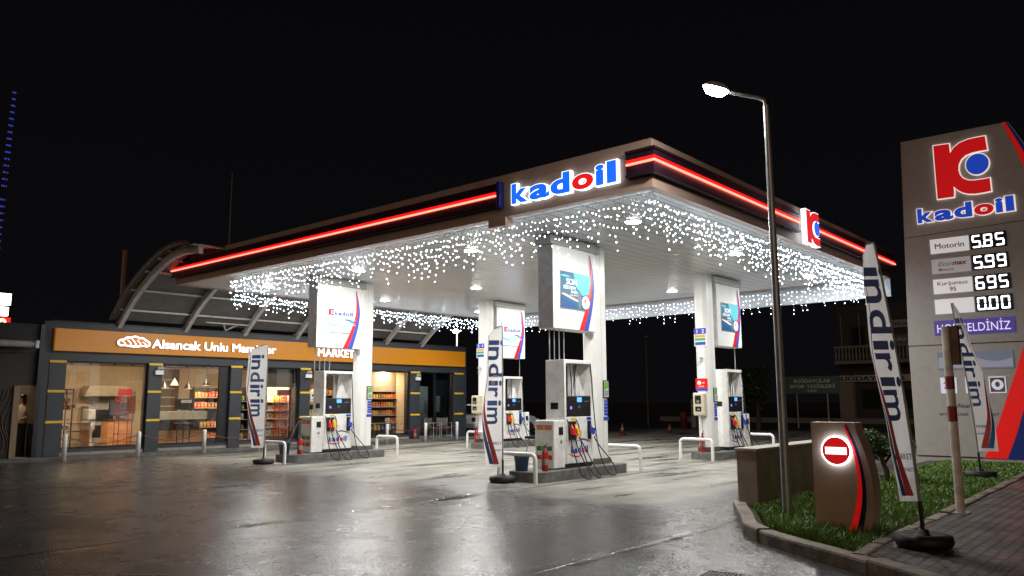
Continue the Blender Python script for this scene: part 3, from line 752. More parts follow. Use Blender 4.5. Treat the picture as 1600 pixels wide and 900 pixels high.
tag(place(rs.build('air_sign', [REDM, BLUEL, WHITE]), (8.93, 3.88, 1.86)), 'small red and blue sign above the pay box on the right hand column', 'sign')
for i, (x, y, lb) in enumerate(((8.93,3.86,'small camera on bracket with hanging wire on the right hand column'),(8.93,3.86+ROW,'small camera on bracket on the rear column'))):
    cm = MB().tube([(-.003,0,0),(-.06,0,.0),(-.10,-.05,.02)], .012, 6).box(-.20,-.06,-.09,-.03,0,.06).tube(curve([(-.02,0,0),(-.03,.10,-.05),(-.02,.13,-.16)], 4), .005, 4)
    tag(place(cm.build('security_camera', GREYP), (x, y, 2.72)), lb, 'camera', 'security cameras on the columns')

# ------------------------------------------------------------------ the shop
S0 = Vector((-2.505, 19.002, 0)); SA = R(-1.46); SD = Vector((math.cos(SA), math.sin(SA), 0)); SN = Vector((-math.sin(SA), math.cos(SA), 0))
def W(s, t, z=0.0): return S0+SD*s+SN*t+Vector((0,0,z))      # along the shop front, into the shop, up
shop = thing('shop_building', 'single storey anthracite shop with lit windows and a long orange sign band', 'shop', S0, SA)
PIER = [(0,.45),(2.90,3.33),(5.72,6.15),(8.5,8.94),(11.2,11.65),(13.86,14.38),(16.4,16.95)]
LZ, GZ0, GZ1, TOPZ, DEP = 2.86, .25, 2.86, 4.02, 5.2
for a, b in PIER:
    p = MB().box(a, b, -.02, .40, .06, LZ-.002).build('pier', ANTH, shop, .008)
    for z in (2.80, 1.92, 1.02): MB().box(a-.004, b+.004, -.032, -.021, z, z+.07).build('yellow_strip', YEL, p)
pf = MB().box(0, 16.95, 0, .30, LZ, TOPZ)
pf.build('parapet', ANTH, shop)
jn = MB()
for k in range(1, 18):
    jn.box(k*.98-.006, k*.98+.006, -.003, -.001, 3.83, TOPZ); jn.box(k*.98-.006, k*.98+.006, -.003, -.001, LZ, 3.13)
jn.build('cladding_joint', ANTHL, shop)
MB().box(-.02, 16.97, -.03, .32, TOPZ+.001, TOPZ+.04).build('parapet_cap', ANTHL, shop)
MB().box(.06, 16.96, -.14, -.004, 3.145, 3.815).build('sign_band', emit('lit_orange_face', (.70,.25,.008), .17, (.50,.19,.010)), shop, .01)
MB().box(0, 16.95, DEP, DEP+.2, 0, TOPZ).box(-.2, -.002, .0, DEP+.2, 0, TOPZ).box(16.952, 17.15, 0, DEP+.2, 0, TOPZ).build('outer_wall', ANTH, shop)
MB().box(0, 16.95, .302, DEP, 3.05, 3.2).build('roof', GREYP, shop)
MB().box(.02, 16.93, .05, DEP-.03, .06, .15).build('shop_floor', INFLOOR, shop)
MB().box(.46, 13.8, DEP-.08, DEP-.01, .16, 3.04).build('rear_wall', INWALL, shop)
MB().box(0, .06, .42, DEP-.1, .16, 3.04).box(13.9, 14.0, .42, DEP-.1, .16, 3.04).build('side_wall', INWALL, shop)
MB().box(.46, 13.85, .42, DEP-.1, 2.96, 3.04).build('ceiling', mat('shop_ceiling', (.50,.44,.36), .8), shop)
for (a0, a1), (b0, b1) in zip(PIER, PIER[1:]):
    dark = a0 > 13
    base = MB().box(a1+.002, b0-.002, .06, .22, .06, GZ0); base.build('window_sill_wall', ANTH, shop)
    fr = MB(); M0, M1 = a1+.004, b0-.004
    fr.box(M0, M0+.05, .10, .16, GZ0+.002, LZ-.002).box(M1-.05, M1, .10, .16, GZ0+.002, LZ-.002).box(M0+.052, M1-.052, .10, .16, GZ0+.002, GZ0+.05).box(M0+.052, M1-.052, .10, .16, LZ-.05, LZ-.002)
    w = fr.build('window', BLACK, shop)
    split = {0: None, 1: 5.36, 2: 7.05, 3: None, 4: None, 5: 15.3}[[i for i, q in enumerate(PIER) if q[0] == a0][0]]
    if split:
        MB().box(split, split+(.30 if a0 == 2.90 else .08), .09, .17, GZ0+.052, LZ-.052).build('door_post', BLACK, w)
    MB().box(M0+.05, M1-.05, .125, .135, GZ0+.05, LZ-.05).build('pane', GLASS, w)
# raised apron in front
ap = MB(); 
ap.prism([tuple((W(s,t)).xy) for s, t in ((-4.5,-.88),(17.6,-.88),(17.6,-.01),(-4.5,-.01))], -.02, .055)
structure(ap.build('shop_kerb', mat('apron_concrete', (.13,.125,.115), .6, var=.3, scale=4, bump=.4)))
# sign lettering, each letter its own part
LW = emit('lit_white_letter', (1.0,.98,.95), 2.2); LWR = mat('letter_return', (.16,.13,.25), .5)
def sign_text(body, x, y, h, w, off, space=1.0):
    vs, fs = text_geo(body, off, 0, 0, space); x0 = min(v.x for v in vs); kx = w/(max(v.x for v in vs)-x0); cur = 0
    # one part per letter: split the lettering where a new outline starts
    wd = []
    for i in range(len(body)):
        if body[i] == ' ': continue
        pre = max(v.x for v in text_geo(body[:i+1], off, 0, 0, space)[0]); ws = [v.x for v in text_geo(body[i], off)[0]]
        wd.append((body[i], pre-(max(ws)-min(ws)), pre))
    for ch, a, b in wd:
        m = MB(); v2, f2 = text_geo(ch, off); q0 = min(v.x for v in v2); k = h/.72
        m.add([(x+(a-x0+v.x-q0)*kx, y+v.y*k, .05) for v in v2], f2, 0, False, FB(0,-.145,0))
        v2, f2 = text_geo(ch, off+.01, .02)
        m.add([(x+(a-x0+v.x-q0-.01)*kx+.006, y+v.y*k-.004, .024+v.z*k) for v in v2], f2, 1, False, FB(0,-.145,0))
        m.build('sign_letter', [LW, LWR], shop)
sign_text('Alsancak Unlu Mamüller', 2.88, 3.345, .285, 4.46, .020)
sign_text('MARKET', 9.11, 3.325, .31, 1.70, .045, 1.0)
cl = MB(); F = FB(0,-.145,0)
def blob(rad_off, n=60):
    out = []
    for i in range(n):
        t = 2*math.pi*i/n; dx, dy = math.cos(t), math.sin(t); best = 0
        for cx, cyy, rx, ry in ((-.36,-.02,.15,.12),(-.17,.03,.17,.15),(.03,.05,.19,.165),(.22,.03,.17,.15),(.38,-.02,.14,.115),(0,-.03,.40,.12)):
            rx += rad_off; ry += rad_off; A = (dx/rx)**2+(dy/ry)**2; B = -2*(dx*cx/rx**2+dy*cyy/ry**2); C = (cx/rx)**2+(cyy/ry)**2-1; D = B*B-4*A*C
            if D > 0: best = max(best, (-B+math.sqrt(D))/(2*A))
        out.append((2.31+dx*best, 3.49+dy*best))
    return out
cl.prism(blob(0), .03, .05, 0, F); cl.prism(blob(.012), 0, .045, 2, F); cl.prism(blob(-.052), .05, .056, 1, F)
for k, (x0, a) in enumerate(((1.99,.06),(2.16,.11),(2.31,.13),(2.46,.11),(2.62,.06))):
    swoosh(cl, F, [(x0-.025+.06*math.sin(q*.5), 3.46-a+2*a*q/8) for q in range(9)], [(x0+.012+.06*math.sin(q*.5), 3.46-a+2*a*q/8) for q in range(9)], .058, 0)
cl.build('cloud_emblem', [LW, emit('croissant_orange', (.75,.22,.03), .5), LWR], shop)
# small exit plates on the piers
for s, lb in ((3.12,'small white plate lamp on the second shop pier from the left'),(8.72,'small white plate lamp on the shop pier left of the MARKET sign pump'),(14.12,'small white plate lamp on the shop pier by the chairs')):
    t = thing('wall_plate', lb, 'wall lamp', W(s,-.03,2.50), SA, 'plate lamps on the shop piers')
    MB().box(-.05,.22,-.09,-.02,0,.14).box(.02,.10,-.03,-.003,.02,.20).build('plate', WHITE, t, .008)
    MB().lathe([(.05,0),(.06,.04),(.03,.10)], 12, (.06,-.05,.16)).box(.10,.20,-.10,-.04,.18,.27).build('bracket', GREYP, t)
# lamps inside
WARM = (1.0,.73,.45)
for s, e in ((.95,85),(2.3,60),(4.0,60),(5.2,60),(6.7,48),(8.0,60),(10.0,60),(12.0,48),(13.2,52)):
    t = thing('shop_ceiling_lamp', 'warm round lamp in the shop ceiling', 'ceiling lamp', W(s, .85, 2.955), SA, 'warm lamps in the shop ceiling')
    MB().lathe([(.0,-.03),(.09,-.03),(.10,0)], 16).build('lens', emit('warm_lens', (1.0,.80,.5), 9), t)
    lamp('AREA', 'lamp', (0,0,-.04), e, WARM, t, (0,.3,-1), shape='DISK', size=.3)
for s in (.75, 1.3, 2.0, 2.55, 3.6, 4.35, 4.95, 5.25):
    b = MB().cyl((0,0,-.08), .012, .08, 6).tube([(0,0,-.08),(.03,-.09,-.14)], .04, 8)
    tag(place(b.build('track_spot', BLACK), W(s,.55,2.955), SA), 'small black ceiling spot behind the left shop windows', 'spotlight', 'black ceiling spots in the bakery')

# -- bakery window
def rack(loc, label, w, h, d, shelves, col, bread=True):
    t = thing('shelf_rack', label, 'rack', loc, SA)
    p = MB()
    for x in (0, w-.03):
        for y in (0, d-.03): p.box(x, x+.03, y, y+.03, 0, h)
    p.box(0, w, 0, d, h, h+.03); p.build('rack_frame', col, t)
    for z in shelves: MB().box(.01, w-.01, .01, d-.01, z, z+.025).build('shelf', WOOD if bread else WHITE, t)
    return t
rack(W(.50,.55,.15), 'black bread rack with wooden trays at the left end of the first shop window', .42, 1.85, .6, (.35,.65,.95,1.25,1.5), BLACK)
for i, (s, z) in enumerate([(.56+.13*(k%3), zz) for zz in (1.425,1.675,.825) for k in range(3)]):
    b = MB().lathe([(.0,-.0),(.055,.01),(.065,.05),(.045,.09),(.0,.10)], 12)
    for v in range(len(b.v)): x, y, zz = b.v[v]; b.v[v] = (x, y*2.6, zz)
    tag(place(b.build('bread_loaf', mat('bread_crust', (.35,.20,.09), .7, var=.3)), W(s+.05,.85,z), SA), 'bread loaf on the black rack in the first shop window', 'bread', 'bread loaves on the rack')
t = thing('counter', 'low orange wooden counter in the first shop window beside the bread rack', 'counter', W(1.05,.8,.15), SA)
MB().box(0,.5,0,.6,.80,.86).build('counter_top', WOOD, t); MB().box(.44,.5,0,.6,0,.798).box(0,.42,.5,.56,.30,.34).box(0,.42,.5,.56,.55,.59).build('counter_frame', WOOD, t)
t = thing('cooker_hood', 'beige metal cooker hood on the bakery back wall', 'cooker hood', W(2.6,4.2,1.85), SA)
MB().prism([(-.1,0),(1.5,0),(1.35,.36),(.05,.36)], -.6, 0, 0, FB(0,.0,0)).build('hood', mat('hood_steel', (.42,.36,.28), .4, metal=.3), t)
t = thing('wall_screen', 'black flat screen standing on the bakery counter', 'screen', W(2.75,2.6,1.05), SA)
MB().box(0,.62,0,.05,.12,.58).build('panel', BLACK, t, .008); MB().box(.25,.37,0,.04,.02,.12).box(.15,.47,-.06,.12,0,.02).build('stand', BLACK, t)
MB().box(.03,.59,-.004,-.001,.15,.55).build('screen_face', emit('dark_screen', (.05,.07,.10), .35), t)
t = thing('counter', 'tall wooden bakery cabinet in the middle of the first shop window', 'counter', W(2.60,2.2,.15), SA)
MB().box(0,.75,0,.6,0,.86).build('cabinet', WOOD, t, .01); MB().box(-.03,.78,-.03,.63,.862,.90).build('counter_top', DKWOOD, t)
t = thing('dough_mixer', 'grey bakery mixer beside the wooden cabinet', 'mixer', W(2.15,2.7,.15), SA)
MB().lathe([(.22,0),(.24,.1),(.14,.2),(.14,.5),(.2,.6),(.2,.85)], 16).build('mixer_body', GREYP, t); MB().box(-.12,.12,-.3,.25,.90,1.25).build('mixer_head', GSTEEL, t, .04)
def wire_stand(loc, label, w=.5, h=1.7, goods=True):
    t = thing('display_stand', label, 'display stand', loc, SA, 'red wire display stands')
    b = MB()
    for x in (0, w):
        for y in (0, .35): b.tube([(x,y,0),(x,y,h)], .014, 6)
    for z in (.1,.45,.8,1.15,1.5):
        b.tube([(0,0,z),(w,0,z),(w,.35,z),(0,.35,z),(0,0,z)], .010, 5)
        for k in range(1, 6): b.tube([(w*k/6,0,z),(w*k/6,.35,z)], .006, 4)
        b.tube([(0,0,z+.1),(w,0,z+.1)], .008, 4)
    b.build('wire_frame', mat('red_wire', (.36,.02,.018), .4), t); MB().box(-.01,w+.01,.17,.18,h,h+.22).build('header_card', mat('dark_red_card', (.26,.02,.02), .5), t)
    return t
wire_stand(W(2.55,1.2,.15), 'red wire stand added for the red reflection in the first shop window', .42)  # added stand, takes the place of a red reflection in the window
wire_stand(W(8.10,.7,.15), 'red wire display stand in front of the lit fridge')
t = thing('wall_shelf', 'wooden wall shelf with pale jars on the bakery back wall', 'shelf', W(1.5,4.85,1.55), SA)
MB().box(0,1.0,0,.24,0,.03).box(0,1.0,0,.24,.42,.45).build('board', WOOD, t); MB().box(.05,.08,.02,.22,-.12,-.002).box(.92,.95,.02,.22,-.12,-.002).build('bracket', BLACK, t)
for k in range(6):
    o = MB().lathe([(.055,0),(.06,.02),(.06,.15),(.04,.18),(.045,.20)], 12).build('jar', mat('jar_%d' % (k%3), ((.55,.45,.32),(.30,.14,.06),(.5,.5,.46))[k%3], .35))
    tag(place(o, W(1.6+.15*k,4.96,1.581), SA), 'small jar on the wall shelf in the bakery', 'jar', 'jars on the bakery wall shelf')
t = thing('tile_panel', 'grey tiled splashback on the bakery back wall beside the hood', 'panel', W(3.1,5.02,.9), SA)
MB().box(0,1.5,0,.05,0,1.15).build('tiles', mat('grey_tiles', (.36,.34,.30), .3, var=.2, scale=8), t); MB().box(1.2,1.5,-.02,-.002,.3,.95).build('notice_board', mat('dark_notice', (.10,.09,.08), .5), t)
t = thing('oven', 'dark double bakery oven under the cooker hood', 'oven', W(2.7,4.3,.15), SA)
MB().box(0,1.1,0,.7,0,1.35).build('oven_body', GSTEEL, t, .015)
for z in (.25,.80): MB().box(.08,.85,-.02,-.002,z,z+.42).build('oven_door', BLACK, t, .01)
for z in (.35,.9): MB().tube([(.95,-.02,z),(.95,-.06,z),(.95,-.06,z+.25),(.95,-.02,z+.25)], .012, 6).build('handle', STEEL, t)
t = thing('coffee_machine', 'dark coffee machine on the counter in the second shop window', 'coffee machine', W(4.6,1.35,1.315), SA)
MB().box(0,.48,0,.40,.05,.42).box(.04,.44,-.10,0,.02,.06).build('machine_body', BLACK, t, .02); MB().box(.05,.43,-.012,-.002,.28,.38).build('front_panel', STEEL, t)
t = thing('menu_board', 'dark brown menu wall panel behind the cafe counter', 'panel', W(4.9,4.95,1.2), SA)
MB().box(0,1.3,0,.06,0,1.7).build('board', mat('brown_menu', (.12,.08,.055), .6), t)
for k in range(4): MB().box(.12,1.15,-.006,-.001,.25+.34*k,.29+.34*k).build('menu_line', mat('menu_ink', (.5,.42,.3), .6), t)
# -- cafe window: pendants, counter, snack shelves
for s, z, lb in ((4.02,2.10,'first black cone pendant lamp from the left in the second shop window'),(4.36,2.20,'pale cone pendant lamp in the second shop window'),
                 (4.84,2.08,'low black cone pendant lamp in the middle of the second shop window'),(5.50,2.20,'black cone pendant lamp above the snack shelves')):
    pale = 'pale' in lb
    t = thing('pendant_lamp', lb, 'pendant lamp', W(s,1.3,z), SA, 'cone pendant lamps over the counter')
    MB().lathe([(.15,0),(.145,.004),(.02,.22),(.012,.26)], 18).build('lamp_shade', mat('pendant_pale', (.35,.33,.28), .5) if pale else BLACK, t)
    MB().lathe([(.0,-.002),(.14,-.002),(.14,.002)], 18).build('light_disc', emit('pendant_glow', (1,.62,.30), 2.5), t)
    MB().cyl((0,0,.25), .005, 2.95-z-.25, 5).build('cord', BLACK, t)
t = thing('display_counter', 'wood fronted glass display counter in the second shop window', 'counter', W(3.55,1.1,.15), SA)
MB().box(0,1.95,.05,.75,0,.52).build('wood_front', WOOD, t); MB().box(0,1.95,0,.8,.522,.56).build('ledge', DKWOOD, t)
MB().box(.01,1.94,.02,.03,.565,.88).build('front_glass', GLASS, t); MB().box(0,1.95,0,.8,.882,1.16).build('counter_top', mat('grey_beige_top', (.40,.36,.28), .4), t); MB().box(.02,1.93,.5,.75,.562,.88).build('display_back', DKWOOD, t)
for s in (4.28, 4.5, 4.72):
    b = MB().lathe([(.17,0),(.17,.015),(.02,.03),(.02,.70),(.15,.72),(.16,.76),(.0,.78)], 14)
    tag(place(b.build('bar_stool', BLACK), W(s,.75,.15), SA), 'slim black bar stool in front of the wooden counter', 'stool', 'black bar stools at the counter')
PK = {}
def packet(kind):
    if kind in PK: return PK[kind]
    cols = {'orange': (.80,.25,.04), 'red': (.70,.07,.04), 'gold': (.80,.50,.06), 'brown': (.34,.13,.05), 'white': (.62,.60,.55), 'blue': (.05,.12,.40), 'green': (.14,.28,.05), 'yellow': (.78,.55,.03)}
    b = MB(); w, h, d = .11, .19, .06
    b.add([(-w/2,-d/2,.0),(w/2,-d/2,.0),(w/2,d/2,.0),(-w/2,d/2,.0),(-w/2*.92,-d*.62,h*.5),(w/2*.92,-d*.62,h*.5),(w/2*.92,d*.62,h*.5),(-w/2*.92,d*.62,h*.5),(-w/2,-.004,h),(w/2,-.004,h),(w/2,.004,h),(-w/2,.004,h)],
          [(0,3,2,1),(0,1,5,4),(1,2,6,5),(2,3,7,6),(3,0,4,7),(4,5,9,8),(5,6,10,9),(6,7,11,10),(7,4,8,11),(8,9,10,11)])
    b.add([(-w*.3,-d*.56,h*.25),(w*.3,-d*.56,h*.25),(w*.28,-d*.64,h*.5),(-w*.28,-d*.64,h*.5)], [(0,1,2,3)], 1)
    o = b.build('packet', [mat('packet_'+kind, cols[kind], .35, var=.2, scale=20), mat('packet_print', (.7,.65,.5), .4)]); PK[kind] = o.data
    bpy.data.objects.remove(o); return PK[kind]
def shelf_goods(s0, s1, t, zs, kinds, label, step=.135, name='snack_packet', cat='packet', grp=None, sz=1.0):
    rnd = random.Random(int(s0*100))
    for zi, z in enumerate(zs):
        x = s0+.07
        while x < s1-.05:
            k = kinds[(zi*3+int((x-s0)/(step*2.2))) % len(kinds)]
            o = bpy.data.objects.new(name, packet(k)); COL.objects.link(o); place(o, W(x, t+rnd.uniform(-.01,.01), z), SA+rnd.uniform(-.1,.1)); o.scale = (sz, sz, sz*rnd.uniform(.9,1.1))
            tag(o, label, cat, grp or label); x += step*sz
def shelving(s0, s1, t, zs, top, label, lit=False, back=None):
    r = thing('shelf_unit', label, 'shelves', W(s0, t, .15), SA, 'shelf units in the shop'); w = s1-s0
    MB().box(0,w,.36,.39,0,top).box(-.03,-.002,0,.39,0,top).box(w+.002,w+.03,0,.39,0,top).build('carcass', back or DKWOOD, r)
    for z in zs:
        MB().box(0,w,-.02,.355,z-.15-.03,z-.15-.002).build('shelf', mat('shelf_edge_pale', (.62,.50,.36), .5), r)
    if lit: MB().box(.05,w-.05,.02,.10,top-.12,top-.04).build('light_bar', emit('warm_tube', (1,.70,.25), 4), r)
    return r
shelving(5.55, 6.65, 2.2, (.35,.72,1.42,1.80), 2.0, 'dark snack shelves behind the right side of the second shop window')
shelf_goods(5.55, 6.65, 2.32, (.35,.72,1.42,1.80), ('orange','red','orange','brown','gold'), 'orange snack packet on the shelves behind the cone pendant lamps')
# -- shop windows three and four
shelving(6.25, 6.9, .8, (.3,.65,1.0,1.35,1.65), 2.0, 'dark magazine shelf behind the shop side banner')
shelf_goods(6.25, 6.9, .92, (.3,.65,1.0,1.35,1.65), ('green','gold','white','green','brown'), 'green and yellow packet on the dark shelf behind the shop side banner', name='magazine')
shelving(7.75, 8.85, 1.3, (.38,.68,1.0,1.3,1.62), 2.05, 'brightly lit drinks fridge behind the third shop window', True, mat('fridge_body', (.60,.55,.45), .4))
shelf_goods(7.75, 8.85, 1.42, (.38,.68,1.0,1.3,1.62), ('orange','white','gold','red','white','orange'), 'colourful drink carton in the lit fridge', .12, 'drink_carton', 'carton')
lamp('AREA', 'fridge_lamp', W(8.3,1.25,2.02), 10, (1,.72,.40), None, (0,.3,-1), shape='RECTANGLE', size=.9, size_y=.1)
t = thing('roller_blind', 'brown roller blind half down in the third shop window', 'blind', W(7.2,.35,2.15), SA)
MB().box(0,1.28,0,.02,0,.66).build('blind_cloth', BLIND, t); MB().tube([(-.02,.01,.69),(1.30,.01,.69)], .03, 8).build('roller', BLACK, t)
t = thing('room_divider', 'beige panel beside the lit fridge in the third shop window', 'panel', W(7.15,.6,.15), SA)
MB().box(0,.30,0,.05,0,2.65).build('panel', INWALL, t); MB().box(.32,.36,0,.05,0,2.65).build('panel_edge', BLIND, t)
shelving(9.0, 11.1, 1.1, (.4,.75,1.1,1.55,1.9), 2.1, 'shelf unit of yellow goods seen behind the shop side pump')
shelf_goods(9.0, 11.1, 1.22, (.4,.75,1.1), ('yellow','gold','yellow','orange'), 'yellow packet on the shelf seen beside the shop side pump')
shelf_goods(9.0, 11.1, 1.22, (1.55,1.9), ('brown','gold','orange','brown'), 'brown packet on the upper shelf behind the shop side pump')
b = MB().box(0,.28,-.004,0,0,.42,0); b.disc((.10,.23), .05, .005, .007, 14, 1, FB(0,0,0)).box(.14,.22,-.007,-.005,.12,.26,1); b.box(.04,.24,-.007,-.005,.05,.08,1)
tag(place(b.build('window_sticker', [WHITE, BLACK]), W(9.05,.12,1.62), SA), 'white sticker with a black symbol on the shop window', 'sticker')
# -- right hand window
t = thing('false_wall', 'beige panel above the snack shelves in the shop window right of the column', 'panel', W(11.7,1.0,2.02), SA)
MB().box(0,2.45,0,.06,0,.93).build('panel', INWALL, t); b = MB(); b.text(FB(.9,-.001,.22), 'GIDA', 0, 0, .13, 0, .002, None, .02); b.build('panel_lettering', WHITE, t)
shelving(11.75, 14.2, .95, (.72,1.05,1.40,1.75), 2.0, 'long snack shelves in the shop window right of the column')
shelf_goods(11.75, 14.1, 1.05, (1.05,1.40,1.75), ('orange','red','orange','gold','brown','orange'), 'orange snack packet on the long shelves right of the column')
shelf_goods(11.75, 14.1, 1.0, (.42,), ('blue','white','blue','gold'), 'tall blue and white bottle pack on the bottom shelf right of the column', .15, 'bottle_pack', 'bottle pack', None, 1.3)
shelf_goods(13.3, 14.1, .98, (.72,), ('white','red'), 'white carton on the low shelf beside the shop pier')
# -- dark glass entrance at the right end
t = thing('glass_door', 'dark glass entrance with a pale grey side leaf at the right end of the shop', 'door', W(14.5,.3,.15), SA)
MB().box(.05,.62,0,.05,.05,2.1).build('side_leaf', mat('pale_door_leaf', (.20,.23,.23), .3), t); MB().box(.95,1.8,.02,.05,.05,2.4).build('door_leaf', mat('dark_glass', (.015,.022,.025), .08), t)
b = MB()
for k in range(6): b.box(.38,.58,-.004,-.001,.95+.10*k,.99+.10*k)
b.build('opening_hours', BLACK, t); MB().tube([(1.02,-.05,.8),(1.02,-.05,1.3)], .014, 6).build('handle', STEEL, t); MB().box(1.1,1.35,.012,.018,1.0,1.7).build('door_poster', mat('poster_dim', (.16,.22,.22), .5), t)
MB().box(14.38,16.4,DEP-3.0,DEP-2.9,.16,3.0).build('lobby_wall', mat('dark_lobby', (.04,.045,.05), .6), shop)

def chair(loc, rz, label):
    t = thing('chair', label, 'chair', loc, rz, 'outdoor chairs by the shop entrance')
    MB().box(-.24,.24,-.22,.22,.42,.46).build('seat', mat('chair_fabric', (.10,.085,.075), .7), t, .01); MB().box(-.22,.22,.20,.235,.50,.84).build('backrest', mat('chair_fabric', (0,0,0)), t, .01)
    for x in (-.24, .24):
        MB().tube([(x,-.22,0),(x,-.22,.64)], .016, 6).build('leg', STEEL, t); MB().tube([(x,.24,0),(x,.22,.86)], .016, 6).build('leg', STEEL, t)
        MB().tube([(x,-.22,.64),(x,.22,.64)], .016, 6).build('armrest', STEEL, t)
    return t
ch = chair(W(14.75,-.42,.055), SA+.25, 'dark outdoor chair left of its neighbour by the shop entrance')
dup(ch, W(15.55,-.30,.055), SA-.3, 'dark outdoor chair nearest the glass entrance')
dup(ex, W(13.95,-.22,.055), 0, 'red fire extinguisher standing against the shop front by the chairs')
bollards = [(-2.32,17.9,'white bollard at the left end of the shop front'),(-.27,17.85,'white bollard under the cloud emblem'),(1.80,17.8,'white bollard before the second shop window'),
            (3.72,17.72,'white bollard half hidden by the shop side banner'),(9.29,17.65,'white bollard just right of the shop side column'),(11.28,17.6,'white bollard in front of the chairs'),(13.05,17.55,'white bollard nearest the parked car')]
b0 = None
for x, y, lb in bollards:
    if not b0:
        b0 = MB().lathe([(.062,0),(.062,.70),(.055,.735),(.0,.74)], 16).build('bollard', mat('dull_white_paint', (.80,.79,.77), .5, var=.10, scale=8)); o = b0
    else: o = b0.copy(); COL.objects.link(o)
    tag(place(o, (x,y,0)), lb, 'bollard', 'white bollards along the shop front')
for (a, b, lb) in ((0,1,'dark red rope between the two leftmost bollards'),(1,2,'dark red rope before the second shop window'),(2,3,'dark red rope running behind the banner pole'),(4,5,'dark red rope right of the shop side column'),(5,6,'dark red rope between the chairs and the parked car')):
    p, q = Vector((*bollards[a][:2],.66)), Vector((*bollards[b][:2],.66))
    m = MB().tube([(p.lerp(q,k/14)-p)+Vector((0,.0,-.22*math.sin(math.pi*k/14))) for k in range(15)], .013, 6)
    tag(place(m.build('barrier_rope', mat('dark_red_rope', (.20,.03,.03), .7)), p), lb, 'rope', 'ropes between the bollards')

# arched roof between the shop and the canopy
AR = [(0.0,4.13),(-.6,4.60),(-1.18,4.99),(-1.9,5.36),(-2.53,5.61),(-3.1,5.79),(-3.55,5.89),(-4.26,5.95),(-4.9,5.90),(-5.2,5.84)]
arch = thing('arched_roof', 'grey sheet roof on curved steel trusses springing from the shop to the fuel canopy', 'roof', S0, SA)
arc = [(p.x, p.y) for p in curve([(y,z,0) for y, z in AR], 3)]
STR = mat('truss_paint', (.52,.51,.50), .5, var=.15)
for s in (1.92,4.05,6.2,8.3,10.4,12.54,14.47):
    b = MB()
    n = len(arc); vs = []
    for y, z in arc: vs += [(s-.065,y,z-.20),(s+.065,y,z-.20),(s+.065,y,z),(s-.065,y,z)]
    b.add(vs, [(i*4+j, i*4+(j+1)%4, i*4+4+(j+1)%4, i*4+4+j) for i in range(n-1) for j in range(4)]+[(3,2,1,0),(n*4-4,n*4-3,n*4-2,n*4-1)])
    b.build('truss', STR, arch)
    MB().box(s-.07,s+.07,-.10,.12,4.062,4.14).build('truss_foot', GSTEEL, arch)
for i in (2, 6, 10, 14, 18, 22, 26):
    if i < len(arc): y, z = arc[i]; MB().box(1.72,14.7,y-.03,y+.03,z+.002,z+.06).build('purlin', STR, arch)
n = len(arc); vs = []
for x in (1.62, 14.8): vs += [(x,y,z+.065) for y, z in arc]+[(x,y,z+.085) for y, z in arc]
MB().add(vs, [(i,i+1,2*n+i+1,2*n+i) for i in range(n-1)]+[(n+i,3*n+i,3*n+i+1,n+i+1) for i in range(n-1)]+[(i,n+i,n+i+1,i+1) for i in range(n-1)]+[(2*n+i,2*n+i+1,3*n+i+1,3*n+i) for i in range(n-1)]).build('roof_sheet', mat('roof_underside_sheet', (.13,.13,.125), .6, var=.15, scale=3), arch)
vs = [(1.57,y-.0,z+.02) for y, z in arc]+[(1.57,y,z+.10) for y, z in arc]+[(1.615,y,z+.10) for y, z in arc]+[(1.615,y,z+.02) for y, z in arc]
MB().add(vs, [(j*n+i,j*n+i+1,((j+1)%4)*n+i+1,((j+1)%4)*n+i) for j in range(4) for i in range(n-1)]).build('roof_rim', mat('rust_brown_flashing', (.17,.11,.085), .5, var=.25), arch)
b = MB()
for s in (5.45,): b.tube([(s-.28,-.35,4.28),(s,-.02,4.08)], .03, 6).tube([(s+.28,-.35,4.28),(s,-.02,4.08)], .03, 6).tube([(s-.9,-.35,4.28),(s+.75,-.35,4.28)], .025, 6)
b.build('brace', STR, arch)

# ------------------------------------------------------------------ dark annex left of the shop
annex = thing('dark_annex', 'dark timber annex with wave carved panels and a lit doorway left of the shop', 'building', S0, SA)
MB().box(-6.5,-.70,.05,.2,0,3.05).box(-.70,-.32,.05,.2,2.12,3.05).build('front_wall', mat('very_dark_timber', (.018,.012,.010), .6, var=.3), annex)
MB().box(-.318,-.205,-.10,.4,0,3.9).build('corner_post', BLACK, annex)
MB().box(-6.5,-.22,.0,.4,3.05,3.9).build('dark_parapet', mat('black_roof_edge', (.012,.010,.012), .6), annex)
MB().box(-.86,-.704,-.02,.05,.06,2.1).build('door_jamb', mat('pale_timber_jamb', (.22,.15,.09), .6), annex)
wv = MB()
for k in range(26):
    x0 = -3.4+.10*k
    pts = [(x0+.10*math.sin(z*4.2+.5*math.sin(k*1.3)), z) for z in [i*.1 for i in range(1, 21)]]
    wv.tube([(x,.03,z) for x, z in pts], .016, 5)
wv.build('wave_panel', mat('wave_carving', (.075,.045,.028), .5, var=.2), annex)
MB().box(-3.0,-.23,3.4,3.5,0,3).box(-2.2,-2.1,.2,3.4,0,3).build('room_wall', INWALL, annex)
MB().box(-2.2,-.25,.22,3.4,2.9,3.0).build('room_ceiling', INWALL, annex); MB().box(-2.2,-.25,.06,3.4,.0,.08).build('room_floor', INFLOOR, annex)
MB().box(-.70,-.33,.5,.85,.08,1.02).build('bar_counter', DKWOOD, annex)
lamp('AREA', 'room_lamp', W(-.9,1.6,2.85), 26, WARM, None, (0,0,-1), shape='DISK', size=.4)
t = thing('metal_awning_pipe', 'thick grey metal duct running along the front of the dark annex', 'duct', W(-6.0,-.35,3.28), SA)
MB().tube([(0,0,0),(5.45,0,0)], .10, 12).build('duct', GSTEEL, t); MB().box(5.452,5.56,-.12,.12,-.12,.12).build('end_fitting', STEEL, t, .02)
